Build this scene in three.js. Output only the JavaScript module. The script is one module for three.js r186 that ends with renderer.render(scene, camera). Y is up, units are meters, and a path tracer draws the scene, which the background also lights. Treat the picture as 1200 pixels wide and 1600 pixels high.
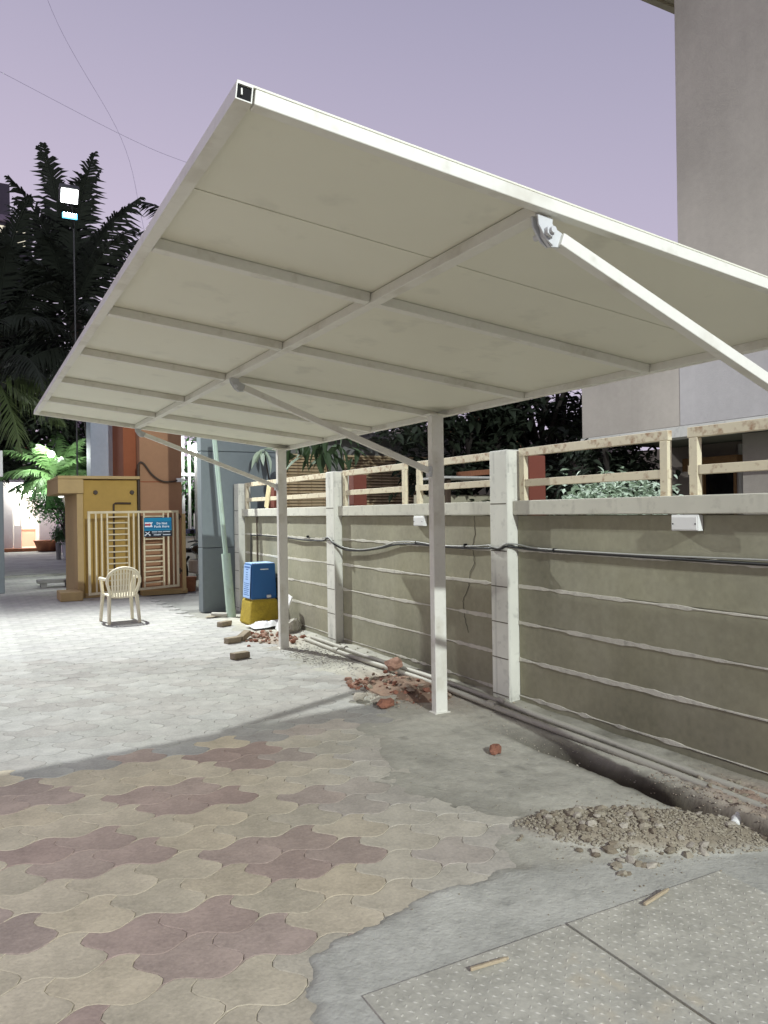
import * as THREE from 'three';
import { RoundedBoxGeometry } from 'three/addons/geometries/RoundedBoxGeometry.js';
import { mergeGeometries } from 'three/addons/utils/BufferGeometryUtils.js';

/* ---------------------------------------------------------------- camera, sky, lamps, exposure */
// Site axes: X = towards the compound wall, h = up, Z = along the wall away from the viewer (three's -z).
const V = (X, h, Z) => new THREE.Vector3(X, h, -Z);
const scene = new THREE.Scene();
const renderer = new THREE.WebGLRenderer();
renderer.toneMapping = THREE.LinearToneMapping;
renderer.toneMappingExposure = 1.28;
renderer.shadowMap.enabled = true;

const camera = new THREE.PerspectiveCamera(67.25, 0.75, 0.05, 600);
camera.rotation.order = 'YXZ';
camera.position.copy(V(0, 1.6, 0));
camera.rotation.set(-0.0006, -28.4 * Math.PI / 180, -0.015);

// dusk sky: pink low over the street end, violet overhead
{
  const W = 256, H = 128, d = new Float32Array(W * H * 4);
  const zen = [0.25, 0.243, 0.345], mid = [0.41, 0.378, 0.495], low = [0.655, 0.55, 0.66], gnd = [0.10, 0.095, 0.10];
  for (let j = 0; j < H; j++) for (let i = 0; i < W; i++) {
    const el = ((j + 0.5) / H - 0.5) * Math.PI, az = ((i + 0.5) / W - 0.5) * 2 * Math.PI;
    const x = Math.cos(az) * Math.cos(el), z = Math.sin(az) * Math.cos(el), y = Math.sin(el);
    const toGlow = 0.5 + 0.5 * (x * -0.45 + z * -0.89);           // the afterglow side
    const k = Math.min(1, Math.max(0, y) / (0.42 + 0.35 * toGlow)), o = (j * W + i) * 4;
    for (let c = 0; c < 3; c++) {
      const horizon = mid[c] + (low[c] - mid[c]) * Math.pow(toGlow, 2.2);
      let v = horizon * Math.pow(1 - k, 1.25) + (1 - Math.pow(1 - k, 1.25)) * (mid[c] * (1 - k) + zen[c] * k);
      if (y < 0) v = horizon + (gnd[c] - horizon) * Math.min(1, -y * 12);
      d[o + c] = v;
    }
    d[o + 3] = 1;
  }
  const t = new THREE.DataTexture(d, W, H, THREE.RGBAFormat, THREE.FloatType);
  t.mapping = THREE.EquirectangularReflectionMapping;
  t.magFilter = THREE.LinearFilter; t.needsUpdate = true;
  scene.background = t; scene.environment = t;
}
const LAMP_A = V(1.62, 7.08, 14.2), LAMP_A_TO = V(1.4, 0, 6.4), LAMP_A_POWER = 325;
const LAMP_B = V(0.80, 10.25, -16), LAMP_B_TO = V(3.6, 1.4, 6), LAMP_B_POWER = 1120;

/* ---------------------------------------------------------------- helpers */
function mulberry(a) { return () => { a |= 0; a = a + 0x6D2B79F5 | 0; let t = Math.imul(a ^ a >>> 15, 1 | a); t = t + Math.imul(t ^ t >>> 7, 61 | t) ^ t; return ((t ^ t >>> 14) >>> 0) / 4294967296; }; }
const R = mulberry(4711), rr = (a, b) => a + (b - a) * R(), pick = (a) => a[Math.floor(R() * a.length)];
const clamp = THREE.MathUtils.clamp, sstep = (x, a, b) => THREE.MathUtils.smoothstep(x, a, b);
function hash(ix, iy, s) { let h = Math.imul(ix, 374761393) ^ Math.imul(iy, 668265263) ^ Math.imul(s, 2147483647 - 57); h = Math.imul(h ^ h >>> 13, 1274126177); return ((h ^ h >>> 16) >>> 0) / 4294967296; }
function vnoise(x, y, s, px, py) {
  const ix = Math.floor(x), iy = Math.floor(y), fx = x - ix, fy = y - iy, u = fx * fx * (3 - 2 * fx), v = fy * fy * (3 - 2 * fy);
  const w = (a, p) => p ? ((a % p) + p) % p : a;
  const a = hash(w(ix, px), w(iy, py), s), b = hash(w(ix + 1, px), w(iy, py), s), c = hash(w(ix, px), w(iy + 1, py), s), e = hash(w(ix + 1, px), w(iy + 1, py), s);
  return a + (b - a) * u + (c - a) * v + (a - b - c + e) * u * v;
}
function fbm(x, y, s, oct = 4, p = 0) { let a = 0.5, t = 0, n = 0; for (let i = 0; i < oct; i++) { t += a * vnoise(x, y, s + i, p, p); n += a; x *= 2; y *= 2; p *= 2; a *= 0.55; } return t / n; }
// tileable texture: fn(u, v) in 0..1 -> [r, g, b] linear multiplier
function tex(size, metres, fn) {
  const d = new Uint8Array(size * size * 4);
  for (let j = 0; j < size; j++) for (let i = 0; i < size; i++) {
    const c = fn(i / size, j / size), o = (j * size + i) * 4;
    for (let k = 0; k < 3; k++) d[o + k] = clamp(Math.round(255 * (c.length ? c[k] : c)), 0, 255);
    d[o + 3] = 255;
  }
  const t = new THREE.DataTexture(d, size, size, THREE.RGBAFormat);
  t.wrapS = t.wrapT = THREE.RepeatWrapping; t.magFilter = THREE.LinearFilter; t.minFilter = THREE.LinearMipmapLinearFilter; t.generateMipmaps = true;
  t.repeat.set(1 / metres, 1 / metres); t.needsUpdate = true;
  return t;
}
const P = (u, v, n, s, o = 4) => fbm(u * n, v * n, s, o, n);
const T = {
  dust: tex(512, 2.2, (u, v) => { const a = P(u, v, 5, 1, 6), b = P(u, v, 60, 2, 3), c = P(u, v, 14, 3, 4); const s = 0.55 + 0.5 * a + 0.22 * (b - 0.5) + (c > 0.66 ? (c - 0.66) * -1.2 : 0); return [s, s * 0.995, s * 0.975]; }),
  grit: tex(512, 1.1, (u, v) => 0.5 * P(u, v, 90, 11, 3) + 0.5 * P(u, v, 12, 12, 5)),
  wall: tex(1024, 3.1, (u, v) => { const a = P(u, v, 4, 21, 6), st = fbm(u * 46, v * 3, 22, 4, 0), b = P(u, v, 90, 23, 3), w = P(u, v, 9, 24, 5); const s = 0.50 + 0.46 * a + 0.18 * (w - 0.5) + 0.16 * (b - 0.5) + 0.09 * (st - 0.5); return [s * 1.01, s, s * (0.93 + 0.1 * w)]; }),
  paint: tex(512, 1.3, (u, v) => { const a = P(u, v, 6, 31, 6), b = P(u, v, 22, 32, 4); const g = clamp((a - 0.58) * 3, 0, 1) * 0.26 + clamp((b - 0.66) * 4, 0, 1) * 0.14; const s = 0.98 - g - 0.06 * P(u, v, 60, 33, 2); return [s, s - g * 0.1, s - g * 0.32]; }),
  chalk: tex(512, 1.9, (u, v) => { const a = P(u, v, 5, 41, 6), b = P(u, v, 34, 42, 4), st = fbm(u * 30, v * 2, 43, 3, 0); const s = 0.72 + 0.3 * a - 0.18 * clamp((b - 0.6) * 4, 0, 1) - 0.22 * clamp((st - 0.62) * 4, 0, 1); return [s, s * 0.99, s * 0.95]; }),
  rust: tex(512, 0.9, (u, v) => { const a = P(u, v, 7, 51, 6), b = P(u, v, 26, 52, 4), m = clamp((a * 0.7 + b * 0.5 - 0.66) * 5, 0, 1) * 0.85, s = 0.93 - 0.1 * b; return [s * (1 - m) + m * 0.36, s * 0.96 * (1 - m) + m * 0.17, s * 0.82 * (1 - m) + m * 0.07]; }),
  plaster: tex(512, 4.3, (u, v) => { const a = P(u, v, 4, 61, 6), st = fbm(u * 30, v * 2, 62, 4, 0), b = P(u, v, 70, 63, 3); const s = 0.7 + 0.28 * a + 0.08 * (b - 0.5) + 0.07 * (st - 0.5); return s; }),
  sheet: tex(512, 2.7, (u, v) => { const a = P(u, v, 4, 71, 6), b = P(u, v, 15, 72, 5); const s = 0.99 - 0.10 * a - 0.15 * clamp((b - 0.68) * 4, 0, 1); return [s, s * 0.995, s * 0.97]; }),
  plate: tex(1024, 1.3, (u, v) => { const a = P(u, v, 4, 101, 6), b = P(u, v, 16, 102, 5), c = P(u, v, 80, 103, 3), r = clamp((a * 0.6 + b * 0.5 - 0.6) * 5, 0, 1) * 0.5; const s = 0.62 + 0.42 * b + 0.25 * (c - 0.5); return [s * (1 - 0.15 * r), s * (1 - 0.3 * r), s * (1 - 0.5 * r)]; }),
  paver: tex(512, 0.9, (u, v) => { const a = P(u, v, 6, 81, 6), b = P(u, v, 80, 82, 3); return 0.62 + 0.46 * a + 0.28 * (b - 0.5); }),
  brick: tex(256, 0.5, (u, v) => { const a = P(u, v, 6, 91, 5), b = P(u, v, 40, 92, 3); return 0.5 + 0.5 * a + 0.3 * (b - 0.5); }),
};
const std = (c, o = {}) => new THREE.MeshStandardMaterial({ color: new THREE.Color().setRGB(...c), roughness: 0.85, ...o });
const M = {
  frame: std([0.79, 0.775, 0.69], { roughness: 0.42, map: T.paint }),
  sheet: std([0.82, 0.81, 0.69], { roughness: 0.5, map: T.sheet }),
  black: std([0.006, 0.006, 0.006], { roughness: 0.9 }),
  steel: std([0.62, 0.63, 0.62], { roughness: 0.4, map: T.paint }),
  wall: std([0.395, 0.378, 0.265], { roughness: 0.95, map: T.wall, bumpMap: T.wall, bumpScale: 0.004 }),
  mortar: std([0.66, 0.64, 0.56], { roughness: 1, map: T.chalk, bumpMap: T.grit, bumpScale: 0.006 }),
  column: std([0.76, 0.76, 0.69], { roughness: 0.85, map: T.chalk, bumpMap: T.chalk, bumpScale: 0.004 }),
  coping: std([0.66, 0.65, 0.56], { roughness: 0.9, map: T.chalk, bumpMap: T.chalk, bumpScale: 0.004 }),
  rail: std([0.78, 0.73, 0.60], { roughness: 0.6, map: T.rust }),
  crack: std([0.12, 0.11, 0.075]),
  cable: std([0.018, 0.018, 0.017], { roughness: 0.5 }),
  cableGrey: std([0.30, 0.30, 0.27], { roughness: 0.5 }),
  pvc: std([0.50, 0.485, 0.42], { roughness: 0.6, map: T.chalk }),
  whitePlastic: std([0.78, 0.78, 0.74], { roughness: 0.5 }),
  ground: std([1, 1, 1], { roughness: 0.97, map: T.dust, bumpMap: T.grit, bumpScale: 0.006, vertexColors: true }),
  road: std([0.42, 0.42, 0.385], { roughness: 0.97, map: T.dust, bumpMap: T.grit, bumpScale: 0.005 }),
  concrete: std([0.36, 0.36, 0.32], { roughness: 0.95, map: T.dust }),
  plate: std([0.56, 0.54, 0.45], { roughness: 0.75, map: T.plate, bumpMap: T.grit, bumpScale: 0.002 }),
  stud: std([0.61, 0.59, 0.50], { roughness: 0.55, map: T.plate }),
  wood: std([0.55, 0.45, 0.3], { roughness: 0.8, map: T.brick }),
  yellow: std([0.50, 0.36, 0.03], { roughness: 0.85, map: T.brick, bumpMap: T.brick, bumpScale: 0.004 }),
  blue: std([0.012, 0.10, 0.28], { roughness: 0.4 }),
  lightBlue: std([0.35, 0.52, 0.75], { roughness: 0.5 }),
  mint: std([0.50, 0.64, 0.52], { roughness: 0.5, map: T.paint }),
  clad: std([0.20, 0.235, 0.24], { roughness: 0.55, map: T.plaster }),
  cladBlue: std([0.40, 0.47, 0.56], { roughness: 0.6, map: T.plaster }),
  booth: std([0.52, 0.335, 0.085], { roughness: 0.9, map: T.plaster }),
  boothTrim: std([0.56, 0.40, 0.18], { roughness: 0.9, map: T.plaster }),
  orange: std([0.43, 0.235, 0.125], { roughness: 0.9, map: T.plaster }),
  orangeDeep: std([0.34, 0.11, 0.045], { roughness: 0.9, map: T.plaster }),
  gate: std([0.72, 0.62, 0.40], { roughness: 0.5, map: T.paint }),
  chair: std([0.76, 0.70, 0.52], { roughness: 0.45 }),
  darkPipe: std([0.05, 0.03, 0.015], { roughness: 0.6 }),
  mauve: std([0.42, 0.33, 0.40], { roughness: 0.9, map: T.plaster }),
  white: std([0.74, 0.74, 0.71], { roughness: 0.8, map: T.plaster }),
  cream: std([0.60, 0.56, 0.40], { roughness: 0.9, map: T.plaster }),
  pink: std([0.58, 0.36, 0.27], { roughness: 0.8 }),
  block: std([0.47, 0.43, 0.37], { roughness: 0.92, map: T.plaster, bumpMap: T.grit, bumpScale: 0.004 }),
  blockLight: std([0.49, 0.47, 0.455], { roughness: 0.92, map: T.plaster, bumpMap: T.grit, bumpScale: 0.004 }),
  beam: std([0.6, 0.6, 0.57], { roughness: 0.9, map: T.chalk }),
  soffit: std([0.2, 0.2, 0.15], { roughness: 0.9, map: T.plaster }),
  groundFloor: std([0.44, 0.38, 0.33], { roughness: 0.9, map: T.plaster }),
  glassDark: std([0.012, 0.012, 0.012], { roughness: 0.12 }),
  teak: std([0.36, 0.2, 0.08], { roughness: 0.7, map: T.brick }),
  redOxide: std([0.20, 0.05, 0.028], { roughness: 0.8, map: T.plaster }),
  louver: std([0.68, 0.55, 0.38], { roughness: 0.7, map: T.rust }),
  louverBack: std([0.10, 0.07, 0.04]),
  greyConc: std([0.33, 0.33, 0.31], { roughness: 0.95, map: T.wall }),
  tin: std([0.16, 0.15, 0.14], { roughness: 0.6, map: T.plaster }),
  terracotta: std([0.34, 0.14, 0.065], { roughness: 0.85, map: T.brick }),
  palm: std([0.012, 0.017, 0.009], { roughness: 0.8 }),
  palmLit: std([0.075, 0.11, 0.03], { roughness: 0.7 }),
  bark: std([0.03, 0.025, 0.02], { roughness: 1 }),
  leafDark: std([0.016, 0.026, 0.011], { roughness: 0.75 }),
  leafMid: std([0.035, 0.065, 0.022], { roughness: 0.7 }),
  leafGreen: std([0.07, 0.17, 0.05], { roughness: 0.6 }),
  leafLime: std([0.10, 0.19, 0.06], { roughness: 0.6 }),
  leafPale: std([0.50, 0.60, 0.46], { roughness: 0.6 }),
  aptWall: std([0.16, 0.14, 0.16], { roughness: 0.9, map: T.plaster }),
  tyre: std([0.012, 0.012, 0.012], { roughness: 0.8 }),
  bikeBody: std([0.02, 0.02, 0.022], { roughness: 0.25 }),
  chrome: std([0.6, 0.6, 0.6], { roughness: 0.2, metalness: 1 }),
  flag: std([0.55, 0.11, 0.06], { roughness: 0.9 }),
  lampGrey: std([0.025, 0.025, 0.025], { roughness: 0.5 }),
};
const glow = (c, k) => new THREE.MeshStandardMaterial({ color: 0x111111, emissive: new THREE.Color().setRGB(...c), emissiveIntensity: k, roughness: 0.5 });
const stoneTones = [[0.43, 0.38, 0.285], [0.36, 0.31, 0.225], [0.52, 0.47, 0.38], [0.29, 0.24, 0.17]].map((c) => std(c, { map: T.brick, roughness: 1 }));
const brickTones = [[0.34, 0.15, 0.095], [0.26, 0.11, 0.07], [0.44, 0.26, 0.185], [0.42, 0.34, 0.26]].map((c) => std(c, { map: T.brick, roughness: 1 }));

const used = new Map();
function numbered(n) { const k = used.get(n) ?? 0; used.set(n, k + 1); return k ? n + '_' + String(k).padStart(3, '0') : n; }
function tag(o, label, category, group) { o.userData.label = label; o.userData.category = category; if (group) o.userData.group = group; return o; }
function thing(name, label, category, pos, group, turn = 0) { const o = new THREE.Group(); o.name = numbered(name); o.position.copy(pos); o.rotation.y = turn; scene.add(o); return tag(o, label, category, group); }
function origin(o) { const p = new THREE.Vector3(); for (let q = o; q && q !== scene; q = q.parent) p.add(q.position); return p; }
const plain = (g) => { const n = g.index ? g.toNonIndexed() : g; for (const k of Object.keys(n.attributes)) if (!['position', 'normal', 'uv'].includes(k)) n.deleteAttribute(k); return n; };
const join = (a) => Array.isArray(a) ? mergeGeometries(a.map(plain)) : a;
function uvm(g, off = 0) {                                            // uv in metres, by the dominant direction
  const p = g.attributes.position, n = g.attributes.normal, uv = new Float32Array(p.count * 2);
  for (let i = 0; i < p.count; i++) {
    const ax = Math.abs(n.getX(i)), ay = Math.abs(n.getY(i)), az = Math.abs(n.getZ(i));
    if (ay >= ax && ay >= az) { uv[2 * i] = p.getX(i) + off; uv[2 * i + 1] = p.getZ(i); } else if (ax >= az) { uv[2 * i] = p.getZ(i) + off; uv[2 * i + 1] = p.getY(i); } else { uv[2 * i] = p.getX(i) + off; uv[2 * i + 1] = p.getY(i); }
  }
  g.setAttribute('uv', new THREE.BufferAttribute(uv, 2)); return g;
}
// a mesh whose geometry is given in site (world) coordinates, under a parent without rotation
function part(name, geo, mat, parent, kind) {
  const g = uvm(plain(join(geo))), o = origin(parent); g.translate(-o.x, -o.y, -o.z);
  const m = new THREE.Mesh(g, mat); m.name = parent === scene ? numbered(name) : name; m.castShadow = m.receiveShadow = true; if (kind) m.userData.kind = kind;
  parent.add(m); return m;
}
function local(name, geo, mat, parent, kind) { const m = new THREE.Mesh(geo, mat); m.name = name; m.castShadow = m.receiveShadow = true; if (kind) m.userData.kind = kind; parent.add(m); return m; }
function solo(name, geo, mat, pos, label, category, group) { const g = uvm(plain(join(geo))); g.translate(-pos.x, -pos.y, -pos.z); const m = new THREE.Mesh(g, mat); m.name = numbered(name); m.position.copy(pos); m.castShadow = m.receiveShadow = true; scene.add(m); return tag(m, label, category, group); }
function box(x0, x1, h0, h1, z0, z1, r = 0.004) {
  const w = Math.abs(x1 - x0), h = Math.abs(h1 - h0), d = Math.abs(z1 - z0), q = Math.min(r, w * 0.4, h * 0.4, d * 0.4);
  const g = r ? new RoundedBoxGeometry(w, h, d, 1, q) : new THREE.BoxGeometry(w, h, d);
  return g.translate((x0 + x1) / 2, (h0 + h1) / 2, -(z0 + z1) / 2);
}
function bar(a, b, w, t, r = 0.003, up = new THREE.Vector3(0, 1, 0)) {   // w across, t in the up direction
  const d = b.clone().sub(a), L = d.length(), z = d.clone().normalize(), x = up.clone().cross(z).normalize(), y = z.clone().cross(x);
  const g = r ? new RoundedBoxGeometry(w, t, L, 1, Math.min(r, w * 0.4, t * 0.4)) : new THREE.BoxGeometry(w, t, L);
  return g.applyMatrix4(new THREE.Matrix4().makeBasis(x, y, z).setPosition(a.clone().add(b).multiplyScalar(0.5)));
}
function rod(a, b, r0, r1 = r0, n = 10) { const d = b.clone().sub(a), L = d.length(); return new THREE.CylinderGeometry(r1, r0, L, n).applyQuaternion(new THREE.Quaternion().setFromUnitVectors(new THREE.Vector3(0, 1, 0), d.normalize())).translate((a.x + b.x) / 2, (a.y + b.y) / 2, (a.z + b.z) / 2); }
function tube(pts, r, seg = 40, n = 6, tension = 0.5) { return new THREE.TubeGeometry(new THREE.CatmullRomCurve3(pts, false, 'catmullrom', tension), seg, r, n, false); }
function structure(o, name) { o.userData.kind = 'structure'; if (name) o.name = name; return o; }
// irregular stone, unit size
function stoneGeo(seed, flat = 0.75, det = 0) {
  const q = mulberry(seed), g = new THREE.IcosahedronGeometry(0.5, det), p = g.attributes.position, m = new Map();
  for (let i = 0; i < p.count; i++) { const k = [p.getX(i), p.getY(i), p.getZ(i)].map((v) => v.toFixed(3)).join(); if (!m.has(k)) m.set(k, 0.72 + 0.5 * q()); const s = m.get(k); p.setXYZ(i, p.getX(i) * s, p.getY(i) * s * flat, p.getZ(i) * s * 0.9); }
  g.computeVertexNormals(); return uvm(g, seed);
}
const stoneGeos = [1, 2, 3, 4, 5, 6].map((s) => stoneGeo(s * 77));

/* ---------------------------------------------------------------- ground */
function sdPoly(poly, x, y) {
  let d = 1e9, s = 1;
  for (let i = 0, j = poly.length - 1; i < poly.length; j = i++) {
    const [ax, ay] = poly[i], [bx, by] = poly[j], ex = bx - ax, ey = by - ay, wx = x - ax, wy = y - ay, t = clamp((wx * ex + wy * ey) / (ex * ex + ey * ey), 0, 1);
    d = Math.min(d, Math.hypot(wx - ex * t, wy - ey * t));
    if ((y >= ay) !== (y >= by) && x < (bx - ax) * (y - ay) / (by - ay) + ax) s = -s;
  }
  return s * d;                                                       // negative inside
}
const APRON = [[0.80, 0.5], [0.86, 2.05], [0.9, 2.3], [1.07, 2.56], [1.32, 2.71], [1.71, 2.79], [2.1, 2.76], [2.45, 2.62], [3.3, 2.32], [3.3, 0.5]];
const DUSTY = [[2.0, 2.7], [2.2, 3.2], [2.1, 3.8], [2.15, 4.3], [2.35, 5.0], [2.75, 5.45], [3.02, 6.3], [3.05, 8], [2.95, 9.2], [3.05, 10.5], [3.1, 12.4], [4.0, 12.4], [4.0, 0.5], [3.3, 0.5]];
const BED = -0.013;
function cover(X, Z) {
  const n = fbm(X * 3.1, Z * 3.1, 5, 4) - 0.5, n2 = fbm(X * 11, Z * 11, 9, 3) - 0.5;
  const apron = 1 - sstep(sdPoly(APRON, X, Z) + n * 0.17 + n2 * 0.11, -0.05, 0.03);
  const dust = 1 - sstep(sdPoly(DUSTY, X, Z) + n * 0.75 + n2 * 0.12, -0.55, 0.42);
  return { apron, dust, n, n2 };
}
function heap(X, Z) {                                                  // rubble heap beside the trench
  const u = (X - 2.93) / 0.52, v = (Z - 2.72 + (X - 2.93) * 0.62) / 0.30; return 0.075 * Math.max(0, 1 - u * u * 0.9 - v * v) ** 0.8;
}
function height(X, Z) {
  const { apron, dust, n, n2 } = cover(X, Z);
  let h = BED + 0.018 * dust + n * 0.006 * dust + n2 * (0.003 + 0.010 * dust);
  h += (BED + 0.021 + n * 0.0016 - h) * apron;
  h += 0.05 * sstep(X, 3.72, 3.95) * (0.4 + 0.9 * fbm(Z * 1.5, 3, 3, 3));
  const tw = Math.exp(-(((X - 3.42 + 0.10 * (fbm(Z * 2.2, X * 2, 47, 3) - 0.5)) / 0.085) ** 4)), tz = 1 - sstep(Z, 3.0, 4.7);
  h -= 0.20 * tw * tz * (0.8 + 0.5 * n);
  h += 0.035 * Math.exp(-(((X - 3.74) / 0.11) ** 2)) * (1 - sstep(Z, 2.6, 3.3)) * (0.6 + 0.8 * fbm(X * 9, Z * 9, 41, 3));
  h += (fbm(X * 17, Z * 17, 45, 3) - 0.5) * 0.05 * sstep(X, 3.3, 3.45) * (1 - sstep(X, 3.8, 3.9)) * (1 - sstep(Z, 2.9, 3.8));
  const hp = heap(X, Z); if (hp > 0) h += hp * (0.75 + 0.5 * fbm(X * 14, Z * 14, 31, 3));
  return h;
}
{
  const g = new THREE.Shape([[-300, -300], [300, -300], [300, 300], [-300, 300]].map((p) => new THREE.Vector2(...p)));
  g.holes.push(new THREE.Path([[-1, 0.5], [-1, 13], [3.96, 13], [3.96, 0.5]].map((p) => new THREE.Vector2(...p))));
  const far = new THREE.ShapeGeometry(g).rotateX(-Math.PI / 2).translate(0, BED, 0);
  structure(part('ground', far, M.road, scene));
  const nx = 190, nz = 440, X0 = -1, X1 = 3.96, Z0 = 0.5, Z1 = 13, pos = new Float32Array((nx + 1) * (nz + 1) * 3), col = new Float32Array((nx + 1) * (nz + 1) * 3), uv = new Float32Array((nx + 1) * (nz + 1) * 2), idx = [];
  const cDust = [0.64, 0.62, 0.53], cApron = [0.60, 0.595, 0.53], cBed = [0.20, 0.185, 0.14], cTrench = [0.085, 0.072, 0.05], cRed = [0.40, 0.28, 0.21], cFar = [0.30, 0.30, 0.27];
  for (let j = 0; j <= nz; j++) for (let i = 0; i <= nx; i++) {
    const X = X0 + (X1 - X0) * i / nx, Z = Z0 + (Z1 - Z0) * (j / nz), k = j * (nx + 1) + i;
    const { apron, dust, n } = cover(X, Z), edge = Math.min(1, Math.min(X - X0, Z1 - Z, Z - Z0) / 0.3);
    pos.set([X, BED + (height(X, Z) - BED) * edge, -Z], k * 3); uv.set([X, Z], k * 2);
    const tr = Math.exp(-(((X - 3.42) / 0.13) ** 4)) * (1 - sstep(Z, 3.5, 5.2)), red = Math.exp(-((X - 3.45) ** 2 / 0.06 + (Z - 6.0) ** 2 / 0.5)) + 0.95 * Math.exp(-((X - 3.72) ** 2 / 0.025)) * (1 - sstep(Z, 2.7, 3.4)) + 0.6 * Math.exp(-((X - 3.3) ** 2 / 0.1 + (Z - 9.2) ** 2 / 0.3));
    for (let c = 0; c < 3; c++) {
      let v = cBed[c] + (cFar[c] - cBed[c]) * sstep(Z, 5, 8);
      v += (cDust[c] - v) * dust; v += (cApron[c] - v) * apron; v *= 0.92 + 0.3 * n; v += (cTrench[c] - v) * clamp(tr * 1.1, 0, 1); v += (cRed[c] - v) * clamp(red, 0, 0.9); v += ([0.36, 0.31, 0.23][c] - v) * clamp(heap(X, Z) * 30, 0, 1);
      col[k * 3 + c] = v;
    }
    if (i < nx && j < nz) idx.push(k, k + 1, k + nx + 1, k + 1, k + nx + 2, k + nx + 1);
  }
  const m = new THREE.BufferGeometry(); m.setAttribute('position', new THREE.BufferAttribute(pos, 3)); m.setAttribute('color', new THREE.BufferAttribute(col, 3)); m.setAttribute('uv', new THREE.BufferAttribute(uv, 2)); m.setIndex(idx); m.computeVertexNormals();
  const o = new THREE.Mesh(m, M.ground); o.name = 'dusty_ground'; o.receiveShadow = o.castShadow = true; scene.add(o); structure(o);
}

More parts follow.
